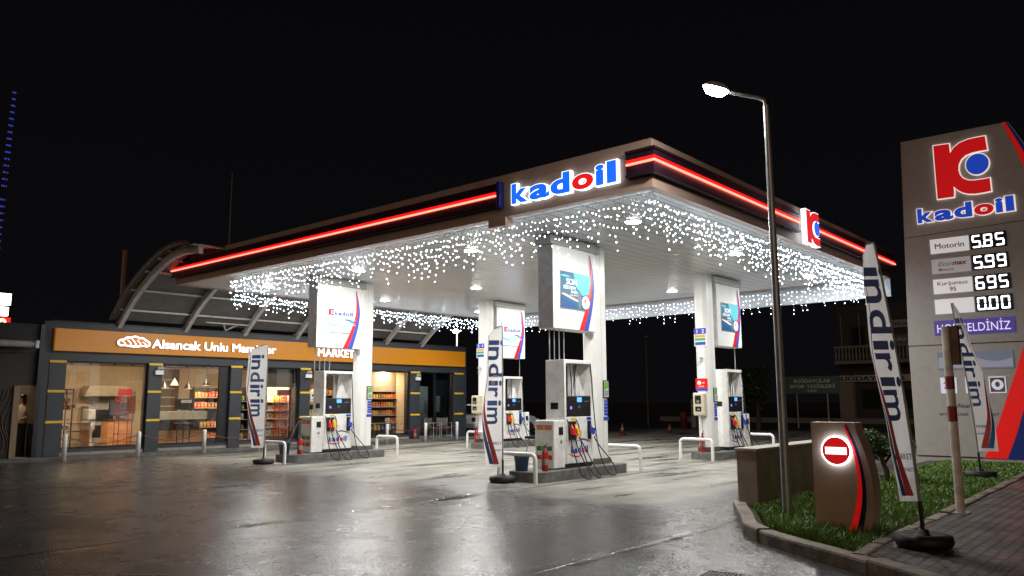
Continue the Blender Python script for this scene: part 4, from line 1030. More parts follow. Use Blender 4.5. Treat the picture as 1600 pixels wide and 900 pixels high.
for x in (.5,2.0,3.5,5.0): MB().box(x,x+.04,.05,.40,-.02,.02).build('bracket', STEEL, t)

def skin_person(name, label, joints, edges, radii, loc, rz, colors):
    me = bpy.data.meshes.new(name); me.from_pydata(joints, edges, []); o = bpy.data.objects.new(name, me); COL.objects.link(o)
    md = o.modifiers.new('skin', 'SKIN'); md.use_smooth_shade = True
    for i, r in enumerate(radii): me.skin_vertices[0].data[i].radius = (r, r*.8) if not isinstance(r, tuple) else r
    me.skin_vertices[0].data[0].use_root = True
    sb = o.modifiers.new('sub', 'SUBSURF'); sb.levels = 1; sb.render_levels = 2
    for c in colors: me.materials.append(c)
    return tag(place(o, loc, rz), label, 'person')
J = [(0,0,.95),(0,0,1.15),(0,.0,1.38),(0,-.01,1.50),(0,-.03,1.58),(0,-.035,1.68),(0,-.03,1.75),
     (.17,0,1.40),(.22,-.03,1.14),(.16,-.24,1.05),(-.17,0,1.40),(-.22,-.03,1.14),(-.14,-.24,1.04),
     (.10,0,.88),(.11,-.02,.48),(.11,.02,.07),(.11,-.14,.03),(-.10,0,.88),(-.11,-.02,.48),(-.11,.02,.07),(-.11,-.14,.03),(.13,-.31,1.04),(-.11,-.31,1.03)]
E_ = [(0,1),(1,2),(2,3),(3,4),(4,5),(5,6),(2,7),(7,8),(8,9),(2,10),(10,11),(11,12),(0,13),(13,14),(14,15),(15,16),(0,17),(17,18),(18,19),(19,20),(9,21),(12,22)]
Rr = [.13,.135,.15,.055,.075,.095,.06,.065,.048,.036,.065,.048,.036,.095,.065,.042,.035,.095,.065,.042,.035,.03,.03]
pm = bpy.data.materials.new('person_clothes'); pm.use_nodes = True; nt = NT(pm.node_tree); sp = nt.node('ShaderNodeSeparateXYZ'); nt.link(nt.obj(), sp.inputs[0])
c = nt.mix(nt.math('GREATER_THAN', sp.outputs[2], .95), (.03,.035,.05,1), (.60,.50,.45,1)); c = nt.mix(nt.math('GREATER_THAN', sp.outputs[2], 1.53), c, (.42,.24,.16,1))
nt.link(c, pm.node_tree.nodes['Principled BSDF'].inputs['Base Color']); pm.node_tree.nodes['Principled BSDF'].inputs['Roughness'].default_value = .7
per = skin_person('person', 'person in a pale top standing inside the lit doorway left of the shop', J, E_, Rr, W(-.22,1.25,.08), SA-.9, [pm])
hb = MB().lathe([(.06,-.02),(.095,.02),(.10,.07),(.07,.115),(.0,.125)], 14, (0,-.02,1.68)); hb.build('hair', BLACK, per)
fc = MB().octa((.035,-.118,1.69), .010, 0).octa((-.035,-.118,1.69), .010, 0).octa((0,-.135,1.665), .016, 1).box(-.025,.025,-.124,-.112,1.628,1.636,2)
fc.build('face', [BLACK, mat('skin_tone', (.42,.24,.16), .6), mat('lip', (.35,.12,.10), .6)], per)

# ------------------------------------------------------------------ feather banners
def cloth_mat():
    m = bpy.data.materials.new('thin_white_banner_cloth'); m.use_nodes = True; t = NT(m.node_tree); nt = m.node_tree
    p = nt.nodes['Principled BSDF']; p.inputs['Base Color'].default_value = (.80,.79,.78,1); p.inputs['Roughness'].default_value = .8
    tl = t.node('ShaderNodeBsdfTranslucent'); tl.inputs[0].default_value = (.88,.87,.86,1)
    mx = t.node('ShaderNodeMixShader'); mx.inputs[0].default_value = .55; t.link(p.outputs[0], mx.inputs[1]); t.link(tl.outputs[0], mx.inputs[2])
    t.link(mx.outputs[0], nt.nodes['Material Output'].inputs[0]); return m
CLOTH = cloth_mat(); INK = mat('navy_banner_ink', (.08,.155,.42), .6); INKR = mat('red_banner_ink', (.55,.06,.04), .6); INKB = mat('blue_banner_ink', (.05,.10,.30), .6)
def banner(label, base, lean, d, prof, H, z0, seed, letters='indirim', flip=1, band=True, txt_u=.55, hand=.42):
    """base: foot on the ground; lean: how far the tip leans in x,y; d: unit vector from the pole to the free edge"""
    t = thing('feather_banner', label, 'banner', base, 0, 'white feather banners on weighted feet')
    L = Vector((lean[0], lean[1], 0)); D = Vector((d[0], d[1], 0)).normalized(); N = Vector((D.y, -D.x, 0))
    if N.dot(Vector((-.75,-.65,0))) < 0: N = -N
    def width(v):
        for (v0,w0),(v1,w1) in zip(prof, prof[1:]):
            if v <= v1: q = (v-v0)/(v1-v0); q = q*q*(3-2*q); return w0+(w1-w0)*q
        return prof[-1][1]
    def pole(v): return L*((z0+(H-z0)*v)/H)**1.6+Vector((0,0,z0+(H-z0)*v))
    def F(u, v, o=0.0):
        w = width(v); x = u*w
        dz = -.30*max(0,(v-.90))/.10*u*u*w
        wave = .035*math.sin(7*v+2.4*u+seed)*u+.02*math.sin(15*v+seed*2+3*u)*u*u + .05*(1-v)*math.sin(3*u+seed)*u
        return pole(v)+D*(x*(1-.06*math.sin(9*v+seed)*u))+N*(wave+o)+Vector((0,0,dz))
    nu, nv = 9, 44; b = MB(); vs = [F(i/nu, j/nv) for j in range(nv+1) for i in range(nu+1)]
    b.add(vs, [(j*(nu+1)+i, j*(nu+1)+i+1, (j+1)*(nu+1)+i+1, (j+1)*(nu+1)+i) for j in range(nv) for i in range(nu)], 0, True)
    fab = b.build('banner_cloth', CLOTH, t)
    pr = MB()
    def strip(f0, f1, v0, v1, m, o, k=20):
        vs = []
        for i in range(k+1):
            v = v0+(v1-v0)*i/k; vs += [F(f0(i/k), v, o), F(f1(i/k), v, o)]
        pr.add(vs, [(2*i,2*i+1,2*i+3,2*i+2) for i in range(k)], m, True)
    if band:
        strip(lambda q: .99-.45*(1-q)**2*(1 if q<1 else 0), lambda q: .99-.45*(1-q)**2+.0-(.02+.30*(1-q)), .02, .52, 1, .006)
        strip(lambda q: min(.99,1.25-.45*(1-q)**2-.25*q), lambda q: .99-.45*(1-q)**2, .02, .46, 2, .0065)
        strip(lambda q: .98-.10*math.sin(3*q), lambda q: .95-.10*math.sin(3*q), .52, .95, 1, .006)
    # the word runs down the cloth, letter tops towards the pole
    v = .90; span = .70/len(letters); wm = min(width(.5), .60)
    for ch in letters:
        vs, fs = text_geo(ch, .018); x0 = min(p.x for p in vs); x1 = max(p.x for p in vs); cw = {'m':1.25,'i':.42,'r':.75}.get(ch, 1.0)*span*1.18
        def put(p):
            vv = v-(p.x-x0)/(x1-x0)*cw*.80; uu = txt_u-flip*(p.y-.30)*hand/.72/max(.2,width(vv))*.72
            return F(max(.02,min(.98,uu)), vv, .008)
        pr.add([put(p) for p in vs], fs, 0); v -= cw*1.02
    for k, (s, hh) in enumerate((('MARKET', .060),('AKARYAKIT', .040))):
        vs, fs = text_geo(s, .03); x0 = min(p.x for p in vs); x1 = max(p.x for p in vs)
        sgn = -1 if D.dot(Vector((.65,-.75,0))) < 0 else 1
        def put2(p):
            q = (p.x-x0)/(x1-x0); u = (.08+.80*q) if sgn > 0 else (.88-.80*q)
            return F(u*.9, .155-.045*k+p.y*hh/.72/(H-z0), .008)
        pr.add([put2(p) for p in vs], fs, 0)
    pr.build('banner_print', [INK, INKR, INKB], fab)
    pts = [L*((z/H)**1.6)+Vector((0,0,z)) for z in [.06+(H-.06)*i/16 for i in range(17)]]+[F(u, 1.0) for u in (.3,.6,.95)]
    MB().tube([p-N*.004 for p in pts], [.016]*8+[.012]*12, 7).build('banner_pole', mat('grey_banner_pole', (.30,.30,.30), .4), t)
    MB().tube([(0,0,.05),pts[1]*1.0,pts[2]], .021, 8).build('ground_socket', BLACK, t)
    MB().lathe([(.16,0),(.255,.015),(.275,.06),(.265,.115),(.20,.135),(.10,.115),(.06,.12),(.05,.17)], 22).build('foot_weight', RUBBER, t)
    return t
VIEW_L = (-.60,.80)
banner('white feather banner reading indirim in front of the shop windows', (.47,12.15,0), (0,.0), (-.654,.756), ((0,.38),(.3,.46),(.75,.56),(.95,.52),(1.0,.38)), 3.13, .42, 1.0, txt_u=.50, hand=.50)
banner('white feather banner reading indirim beside the nearest pump', (.84,4.10,0), (.0,.0), (-.654,.756), ((0,.34),(.4,.40),(.75,.34),(.94,.28),(1.0,.18)), 3.12, .30, 2.6, txt_u=.45, hand=.42)
banner('leaning white feather banner in front of the tall price sign', (-2.30,-4.32,.14), (-.10,.24), (-.654,.756), ((0,.20),(.25,.26),(.55,.27),(.8,.19),(.95,.16),(1.0,.11)), 3.12, .44, 4.0, txt_u=.48, hand=.32)
banner('white feather banner leaning in front of the price sign base', (6.48,-3.21,.10), (-.20,.22), (.654,-.756), ((0,.32),(.25,.40),(.5,.34),(.75,.20),(.95,.10),(1.0,.04)), 3.38, .50, 5.3, flip=-1, txt_u=.35, hand=.34)

# ------------------------------------------------------------------ street lamp, wall, signs at the right
t = thing('street_lamp', 'lit street lamp with a slim bent steel pole rising from the grass', 'street lamp', (-.80,-2.33,.08))
MB().tube([(0,0,0),(0,0,5.62)], [.062,.042], 12).build('pole', STEEL, t)
MB().tube([(.0,-.0,5.60),(0,.02,5.70),(0,.10,5.76),(0,.52,5.95)], .028, 8).build('arm', STEEL, t)
MB().tube([(0.02,-.075,5.40),(0.02,-.07,5.72)], .012, 6).tube([(0,-.0,5.42),(0.02,-.075,5.42)], .01, 6).build('cable', RUBBER, t)
hd = MB(); M = Matrix.Translation((0,.74,6.08)) @ Matrix.Rotation(R(24),4,'X')
hd.lathe([(.0,.09),(.12,.075),(.19,.03),(.195,0)], 18, (0,0,0), 0, M @ Matrix.Diagonal((.85,1.08,1,1))); hd.build('lamp_head', GSTEEL, t)
ln = MB().lathe([(.0,-.12),(.12,-.10),(.18,-.03),(.188,-.002)], 18, (0,0,0), 0, M @ Matrix.Diagonal((.85,1.08,1,1))); ln.build('lamp_lens', emit('street_lamp_lens', (1,.98,.93), 60), t)
lamp('AREA', 'street_light', (0,.72,5.90), 120, (1,.98,.93), t, (-.15,.25,-1), shape='DISK', size=.3)

wl = MB().box(0,3.6,-.30,0,0,.86); t = tag(place(wl.build('low_wall', mat('rendered_wall', (.34,.28,.235), .75, var=.2, scale=3, bump=.4), None, .008), (-.10,-1.32,.0)), 'low rendered concrete wall with a pale coping beside the planted island', 'wall')
MB().box(-.02,3.62,-.32,.02,.862,.905).build('coping', mat('pale_coping', (.42,.38,.32), .6, var=.15), t, .008)

# no entry pylon
FACE = mat('beige_pylon_face', (.50,.335,.235), .4, var=.05); FACET = mat('grey_totem_face', (.41,.38,.36), .4, var=.05)
ne = thing('no_entry_pylon', 'low beige pylon with a lit round red no entry sign', 'no entry sign', (-1.81,-3.36,.08))
F = FA(0, 3.36-3.36, 0)
def arcx(z, k): return k[0]+k[1]*math.sin(math.pi*(.16+.70*max(0,min(1,z/1.26))))
out = [(-.29,0),(-.29,1.26),(.22,1.26)]+[(.10+.26*math.sin(math.pi*(.10+.76*q/14)) , 1.26*(1-q/14)) for q in range(0,15)][::1]
outline = [(-.29,0),(-.29,1.262),(.215,1.262)]
edge = lambda q: .13+.235*math.sin(math.pi*(.06+.72*q))**.9      # right rim, q from top (0) to base (1)
right = [(edge(q/14), 1.262*(1-q/14)) for q in range(1,15)]
MB().prism(outline+right, -.26, 0, 0, F).build('pylon_body', FACE, ne, .006)
sw = MB(); A0 = []; A1 = []; A2 = []
for i in range(17):
    q = i/16; z = 1.235*(1-q)+.06*q; e = edge(.02+.96*q)-.075
    w = .022+.055*q**1.4
    A2.append((e, z)); A1.append((e-w*.9, z)); A0.append((e-w*1.9, z))
swoosh(sw, F, A0, A1, .004, 0); swoosh(sw, F, A1, A2, .004, 1); sw.build('swoosh', [emit('lit_red_stripe', (.85,.012,.008), .30, (.75,.012,.012)), NAVY], ne)
c0 = (0.0, .945)
rg = MB().disc(c0, .166, .012, .046, 44, 1, F).disc(c0, .153, .046, .050, 44, 0, F).prism([(-.118,.905),(.118,.905),(.118,.985),(-.118,.985)], .050, .053, 2, F)
rg.build('no_entry_disc', [emit('no_entry_red', (.70,.010,.012), .62, (.7,.02,.02)), emit('no_entry_halo', (.62,.78,1.0), 7.0), emit('no_entry_bar', (1,.98,.98), 1.7)], ne)

# price pylon
tot = thing('price_pylon', 'tall grey fuel price pylon with red emblem, lit letters and white price digits', 'price sign', (10.73,-1.03,.10))
def TF(z=0): return FA(0, 1.03, -.10)     # local right = r (distance to the right of the left edge line r = 1.03), up = z above ground
F = TF()
redl = lambda z: 2.50+1.58*math.sin(math.pi*(.06+.86*((z-.2)/8.2)**.92))**.86 if True else 0
import bisect
RT = [(.12,2.48),(.8,2.78),(1.6,3.08),(2.84,3.53),(4.0,3.90),(5.2,4.08),(6.2,4.07),(7.09,3.89),(7.7,3.72),(8.25,3.54),(8.5,3.45)]
def red(z):
    for (z0,r0),(z1,r1) in zip(RT, RT[1:]):
        if z <= z1: return r0+(r1-r0)*(z-z0)/(z1-z0)
    return RT[-1][1]
RT2 = curve([(r,z,0) for z, r in RT], 4); RT = [(p.y, p.x) for p in RT2]
zz = [.20+8.11*i/40 for i in range(41)]
body = [(1.03,.20),(1.03,2.93),(1.21,8.33)]+[(red(z)+.12+.80*((8.33-z)/8.1)**.8*.9, z) for z in zz[::-1]]
MB().prism(body, -.55, 0, 0, F).build('pylon_body', FACET, tot, .01)
MB().prism([(1.0,-.02),(3.6,-.02),(3.6,.19),(1.0,.19)], -.6, -.02, 0, F).build('pylon_plinth', FACET, tot)
sw = MB(); L0 = [(red(z), z) for z in zz]; L1 = [(red(z)+.07+.40*((8.33-z)/8.1)**.9, z) for z in zz]; L2 = [(red(z)+.10+.80*((8.33-z)/8.1)**.8*.88, z) for z in zz]
swoosh(sw, F, L0, L1, .006, 0); swoosh(sw, F, L1, L2, .006, 1); sw.build('swoosh', [emit('lit_red_stripe', (0,0,0), 0), emit('dim_blue_stripe', (.01,.02,.15), .15, (.015,.03,.16))], tot)
for q in ([(1.035,2.93),(red(2.93)-.01,2.93),(red(2.93)-.01,2.955),(1.035,2.955)], [(1.13,5.74),(red(5.74)-.01,5.82),(red(5.74)-.01,5.835),(1.13,5.755)], [(1.03,.20),(2.5,.20),(2.5,.22),(1.03,.22)]):
    MB().prism(q, .001, .004, 0, F).build('panel_seam', BLACK, tot)
TR = emit('pylon_red_letter', (.50,.006,.008), .75, (.5,.01,.01)); TB = emit('pylon_blue_letter', (.012,.05,.42), .85); TW = emit('pylon_white_rim', (.85,.72,.66), .85)
k, d = emblem(F, 1.99, 6.64, 1.16, 1.40, .06, .022)
k.build('emblem', [TR, TW], tot); d.build('emblem_dot', [TB, TW], tot)
for ch, f in wordmark(F, 1.49, 6.08, 2.13, .39, .06, .5, .03): f.build('sign_letter', [TB, TR, TW], tot)
PANEL = emit('price_panel_face', (.80,.76,.76), .52, (.6,.6,.6)); PANELD = emit('price_panel_dim', (.60,.55,.55), .25, (.5,.5,.5)); DIG = emit('white_led_digit', (.95,.95,1.0), 3.2); INKP = mat('crimson_print', (.32,.02,.05), .5); GRYP = mat('grey_print', (.20,.22,.26), .5)
SEG = {'0':'abcdef','5':'acdfg','6':'acdefg','8':'abcdefg','9':'abcdfg'}
def digit(b, x, y, w, h, ch, m, F):
    th = w*.20; g = .010
    S = {'a':(x+g,x+w-g,y+h-th,y+h),'d':(x+g,x+w-g,y,y+th),'g':(x+g,x+w-g,y+h/2-th/2,y+h/2+th/2),'f':(x,x+th,y+h/2+g,y+h-g),'e':(x,x+th,y+g,y+h/2-g),'b':(x+w-th,x+w,y+h/2+g,y+h-g),'c':(x+w-th,x+w,y+g,y+h/2-g)}
    for s in SEG[ch]:
        x0,x1,y0,y1 = S[s]; e = th*.35
        pts = [(x0+e,y0),(x1-e,y0),(x1,y0+e),(x1,y1-e),(x1-e,y1),(x0+e,y1),(x0,y1-e),(x0,y0+e)]
        b.prism(pts, .022, .028, m, F)
for z0, name, price in ((5.25,'Motorin','5.85'),(4.73,'max','5.99'),(4.22,'Kurşunsuz','6 95'),(3.71,'','0.00')):
    p = MB().prism([(1.72,z0),(2.59,z0),(2.59,z0+.37),(1.72,z0+.37)], .001, .02, 0, F)
    if name == 'Motorin': p.text(F, name, 2.155, z0+.115, .14, 1, .021, .66, .02, 0, 'C')
    elif name == 'max':
        p.text(F, 'Eco', 1.86, z0+.19, .115, 2, .021, .31, .012, 0, 'L', .3); p.text(F, 'max', 2.18, z0+.19, .115, 1, .021, .34, .035, 0, 'L', .3); p.text(F, 'Motorin', 1.88, z0+.06, .075, 1, .021, None, .01)
    elif name: p.text(F, name, 2.155, z0+.21, .10, 1, .021, .68, .02, 0, 'C'); p.text(F, '95', 2.155, z0+.05, .11, 1, .021, None, .02, 0, 'C')
    p.build('price_panel', [PANELD if name == 'max' else PANEL, INKP, GRYP], tot)
    q = MB().prism([(2.62,z0),(3.40,z0),(3.40,z0+.38),(2.62,z0+.38)], .001, .02, 0, F); x = 2.66
    for ch in price:
        if ch in '. ':
            if ch == '.': q.prism([(x-.045,z0+.035),(x-.005,z0+.035),(x-.005,z0+.075),(x-.045,z0+.075)], .022, .028, 1, F)
            continue
        digit(q, x, z0+.035, .185, .31, ch, 1, F); x += .25
    q.build('price_display', [BLACK, DIG], tot)
q = MB().prism([(1.665,3.17),(3.40,3.17),(3.40,3.545),(1.665,3.545)], .001, .02, 0, F); q.text(F, 'HOŞGELDİNİZ', 1.73, 3.245, .21, 1, .022, 1.58, .0)
q.build('message_display', [emit('violet_led_field', (.055,.035,.20), .9), emit('lilac_led_text', (.62,.55,.85), 1.1)], tot)
q = MB().prism([(1.68,2.32),(3.30,2.32),(3.30,2.75),(1.68,2.75)], .001, .02, 0, F)
swoosh(q, F, [(1.70+1.58*i/12, 2.36) for i in range(13)], [(1.70+1.58*i/12, 2.60+.10*math.sin(i*.5)) for i in range(13)], .021, 1)
q.build('picture_panel', [emit('picture_sky', (.20,.22,.30), .35), emit('picture_cloud', (.34,.34,.42), .4)], tot)
q = MB().prism([(1.70,1.74),(2.06,1.74),(2.06,2.13),(1.70,2.13)], .001, .02, 0, F)
for i in range(6):
    for j in range(6):
        if (i*7+j*5+i*j) % 3 == 0: q.prism([(1.74+.045*i,1.80+.045*j),(1.78+.045*i,1.80+.045*j),(1.78+.045*i,1.84+.045*j),(1.74+.045*i,1.84+.045*j)], .02, .022, 1, F)
q2 = MB().prism([(1.70,1.74),(2.06,1.74),(2.06,2.13),(1.70,2.13)], .001, .02, 0, F); q2.text(F, '24', 1.88, 1.86, .16, 1, .021, None, .03, 0, 'C'); q2.build('service_icon', [emit('icon_face', (.72,.74,.85), .5), BLUEL], tot)
q = MB().prism([(2.25,1.74),(2.58,1.74),(2.58,2.13),(2.25,2.13)], .001, .02, 0, F); q.disc((2.415,1.935), .10, .02, .022, 20, 1, F); q.build('service_icon', [emit('icon_face', (0,0,0), 0), GRYP], tot)
q = MB().prism([(2.75,1.74),(3.10,1.74),(3.10,2.13),(2.75,2.13)], .001, .018, 0, F).prism([(2.775,1.765),(3.075,1.765),(3.075,2.105),(2.775,2.105)], .018, .021, 1, F).disc((2.925,1.935), .125, .021, .023, 22, 0, F).disc((2.925,1.945), .05, .023, .025, 14, 1, F, .065)
q.build('service_icon', [emit('icon_face', (0,0,0), 0), mat('brown_icon', (.16,.08,.05), .5)], tot)
for tx, x, y, h, w in (('Akaryakıt',2.02,1.39,.11,None),('BAY: 282/35600',1.63,1.20,.065,.62),('02.02.2017',2.45,1.20,.065,.45)):
    MB().text(F, tx, x, y, h, 0, .004, w, .012).build('licence_lettering', mat('dark_print', (.03,.03,.035), .5), tot)

# red and white post
t = thing('striped_post', 'leaning white steel post with red bands and a rusty bracket at the pavement edge', 'post', (.58,-4.06,.13))
MB().tube([(0,0,0),(0,-.0,2.43)], .055, 12).build('post', mat('chipped_white_post', (.62,.53,.45), .55, var=.25, scale=5), t)
for z0, z1 in ((1.18,1.38),(1.60,1.77)): MB().tube([(0,0,z0),(0,0,z1)], .0575, 12, 0, False).build('red_band', mat('faded_red_band', (.24,.02,.02), .5), t)
MB().box(-.05,.05,-.15,-.057,1.92,2.43).build('bracket', mat('rusty_bracket', (.10,.045,.02), .7, var=.4), t)
MB().box(-.10,.10,-.10,.10,0,.02).build('base_plate', GSTEEL, t)
# clipped bush and trees
def leaf_mat(name, c0, c1):
    if name in MATS: return MATS[name]
    m = bpy.data.materials.new(name); m.use_nodes = True; q = NT(m.node_tree); p = m.node_tree.nodes['Principled BSDF']
    q.link(q.mix(q.ramp(q.noise(q.obj(), 3.5, 4), .35, .65), c4(c0), c4(c1)), p.inputs['Base Color']); p.inputs['Roughness'].default_value = .5; MATS[name] = m; return m
def crown(blobs, n, size, seed):
    rnd = random.Random(seed); vs = []; fs = []
    for i in range(n):
        cx, cyy, cz, rx, rz = blobs[rnd.randrange(len(blobs))]
        while 1:
            p = Vector((rnd.uniform(-1,1), rnd.uniform(-1,1), rnd.uniform(-1,1)))
            if .45 < p.length < 1: break
        c = Vector((cx+p.x*rx, cyy+p.y*rx, cz+p.z*rz)); s = size*rnd.uniform(.5,1.2)
        a = Vector((rnd.uniform(-1,1), rnd.uniform(-1,1), rnd.uniform(-.6,.6))).normalized(); b = a.cross(Vector((rnd.uniform(-1,1),rnd.uniform(-1,1),1))).normalized()
        k = len(vs); vs += [c-a*s, c-b*s*.4, c+a*s, c+b*s*.4]; fs.append((k,k+1,k+2,k+3))
    m = MB(); m.v = [tuple(v) for v in vs]; m.f = fs; m.m = [0]*len(fs); m.s = [False]*len(fs); return m
t = thing('small_tree', 'small clipped dark green tree on the grass between the low pylon and the price sign', 'tree', (4.43,-2.06,.08))
MB().tube(curve([(0,0,0),(.03,-.02,.22),(-.04,.02,.42),(.02,.0,.62)], 4), [.05]*5+[.04]*8, 8).tube([(-.02,0,.35),(.18,-.15,.62)], .025, 6).tube([(0,0,.40),(-.15,.16,.65)], .025, 6).build('trunk', mat('bark', (.06,.04,.028), .8, var=.3, bump=.8, bscale=20), t)
rb = random.Random(2); bl = [(rb.uniform(-.30,.30), rb.uniform(-.35,.30), rb.uniform(.55,.86), rb.uniform(.20,.34), rb.uniform(.14,.22)) for _ in range(11)]
crown(bl, 4200, .045, 3).build('crown', leaf_mat('conifer_leaves', (.05,.095,.03), (.095,.15,.045)), t)
def tree(loc, h, r, seed, label):
    rnd = random.Random(seed); t = thing('tree', label, 'tree', loc, 0, 'trees beyond the forecourt')
    tr = MB().tube([(0,0,0),(.1,.05,h*.3),(.05,0,h*.6),(.0,.1,h*.85)], [.14,.11,.07,.03], 8)
    bl = []
    for k in range(10):
        a = rnd.uniform(0,6.28); q = rnd.uniform(.2,.8)*r; z = h*rnd.uniform(.45,.95); c = (math.cos(a)*q, math.sin(a)*q, z)
        tr.tube([(.05,0,h*.4), (c[0]*.5,c[1]*.5,z*.8), c], [.05,.035,.015], 5); bl.append((*c, r*rnd.uniform(.25,.5), r*rnd.uniform(.2,.4)))
    tr.build('trunk', mat('bark', (0,0,0)), t); crown(bl, 3200, .13, seed).build('crown', leaf_mat('broad_leaves', (.030,.055,.018), (.055,.085,.03)), t)
tree((29.2,11.2,0), 3.2, 1.5, 11, 'dark leafy tree behind the right hand pump')
tree((29.8,13.6,0), 2.6, 1.4, 12, 'low dark tree half hidden behind the right hand column')
# ------------------------------------------------------------------ across the road and in the distance
t = thing('sports_ground_sign', 'dark green board with pale lettering on two thin posts across the road', 'sign', (34.7,10.3,0))
F = FA(0,0,0)
MB().prism([(-1.62,1.95),(1.55,1.95),(1.55,2.94),(-1.62,2.94)], -.05, 0, 0, F).build('board', mat('green_board', (.06,.13,.09), .5), t)
q = MB(); q.text(F, 'BUĞDAYCILAR', 0, 2.58, .20, 0, .004, 2.1, .03, 0, 'C'); q.text(F, 'SPOR TESİSLERİ', 0, 2.27, .20, 0, .004, 2.6, .03, 0, 'C'); q.text(F, 'MÜZİK', 0, 2.06, .12, 0, .004, None, .03, 0, 'C'); q.build('lettering', mat('pale_green_ink', (.62,.68,.62), .6), t)
for r in (-.92,.83): MB().cyl((.03,-r,0), .04, 1.95, 8).build('sign_leg', GSTEEL, t)
bl = thing('roadside_building', 'dark two storey building with a white name band and balustraded balcony across the road', 'building', (50,10.5,0))
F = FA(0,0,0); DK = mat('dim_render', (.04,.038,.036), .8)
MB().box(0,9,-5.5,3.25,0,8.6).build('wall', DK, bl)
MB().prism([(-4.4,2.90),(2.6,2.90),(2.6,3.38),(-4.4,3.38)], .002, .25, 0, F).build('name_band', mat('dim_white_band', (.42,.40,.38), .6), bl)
q = MB(); q.text(F, 'BUĞDAYCILAR', -3.55, 2.97, .34, 0, .256, 4.9, .04); q.build('lettering', mat('black_ink', (.01,.01,.012), .6), bl)
q = MB().prism([(-3.2,4.18),(2.6,4.18),(2.6,4.42),(-3.2,4.42)], .0, 1.3, 0, F).prism([(-3.2,5.36),(2.6,5.36),(2.6,5.5),(-3.2,5.5)], 1.1, 1.3, 0, F); BAL = mat('dim_stone', (.20,.19,.175), .7); q.build('balcony', BAL, bl)
for k in range(24):
    b = MB().lathe([(.07,0),(.05,.06),(.09,.3),(.05,.6),(.06,.85),(.08,.93)], 8); o = b.build('baluster', BAL, bl); o.location = (-1.2, 3.1-.245*k, 4.425)
MB().prism([(-3.25,.0),(-2.25,0),(-2.25,2.85),(-3.25,2.85)], .002, .5, 0, F).build('pillar', BAL, bl)
for r0, r1, z0, z1 in ((-1.8,-.2,.9,2.4),(.2,1.9,.9,2.4),(-2.3,-1.3,5.0,7.0),(-.4,.6,5.0,7.0)):
    w = MB().prism([(r0,z0),(r1,z0),(r1,z1),(r0,z1)], .001, .03, 0, F).build('window', BLACK, bl); MB().prism([(r0+.1,z0+.1),(r1-.1,z0+.1),(r1-.1,z1-.1),(r0+.1,z1-.1)], .031, .035, 0, F).build('pane', mat('dark_glass', (0,0,0)), w)
for r0, r1, z0, z1, s in ((.45,2.0,6.75,7.3,'EMLAK'),(.55,2.5,5.55,6.25,'KURSA ÖZEL')):
    p = MB().prism([(r0,z0),(r1,z0),(r1,z1),(r0,z1)], .04, .10, 0, F); p.text(F, s, (r0+r1)/2, (z0+z1)/2-.12, .24, 1, .102, None, .03, 0, 'C'); p.build('shop_plate', [mat('dim_plate', (.3,.28,.29), .6), mat('dim_ink', (.03,.02,.03) if s == 'EMLAK' else (.26,.25,.27), .6)] if s == 'EMLAK' else [mat('plate_violet', (.12,.10,.13), .6), mat('plate_ink', (.5,.48,.5), .6)], bl)
for y in (2.6,1.3,-.4): MB().tube([(-1.2,y,5.5),(-1.2,y,7.8)], .03, 6).build('balcony_post', BAL, bl)
wl = MB().box(0,.3,-16,10,0,.35); tag(place(wl.build('far_wall', mat('dim_far_kerb', (.16,.15,.14), .8)), (44.3,16,0)), 'low pale wall along the far side of the road', 'wall')
def cone(x, y, h, lb):
    t = thing('traffic_cone', lb, 'traffic cone', (x,y,0), 0, 'traffic cones at the rear of the forecourt')
    MB().box(-.17,.17,-.17,.17,0,.03).lathe([(.13,.03),(.03,h)], 14).build('cone_body', mat('orange_cone', (.16,.03,.01), .5), t); MB().lathe([(.098,h*.40),(.072,h*.62)], 14).build('reflective_band', mat('cone_band', (.2,.15,.12), .4), t)
cone(20.5,14.05,.56,'orange traffic cone right of the nearest column in the dark'); cone(23.65,13.35,.45,'low orange traffic cone left of the red hydrant')
t = thing('red_hydrant', 'dull red cylindrical hydrant in the dark left of the right hand column', 'hydrant', (31.0,16.6,0))
HY = mat('dull_hydrant_red', (.14,.014,.01), .6); MB().lathe([(.22,0),(.22,.8),(.19,.88),(.08,.94),(.0,.95)], 16).build('barrel', HY, t); MB().lathe([(.25,.0),(.25,.08)], 16).tube([(-.3,0,.55),(.3,0,.55)], .07, 8).build('fittings', HY, t)
MB().box(-.15,.15,-.15,.15,0,1.66).build('gate_pillar', mat('pale_pillar', (.30,.27,.25), .7)); p = bpy.data.objects['gate_pillar']; tag(place(p, (31.8,16.3,0)), 'pale square gate pillar beside the red hydrant', 'pillar')

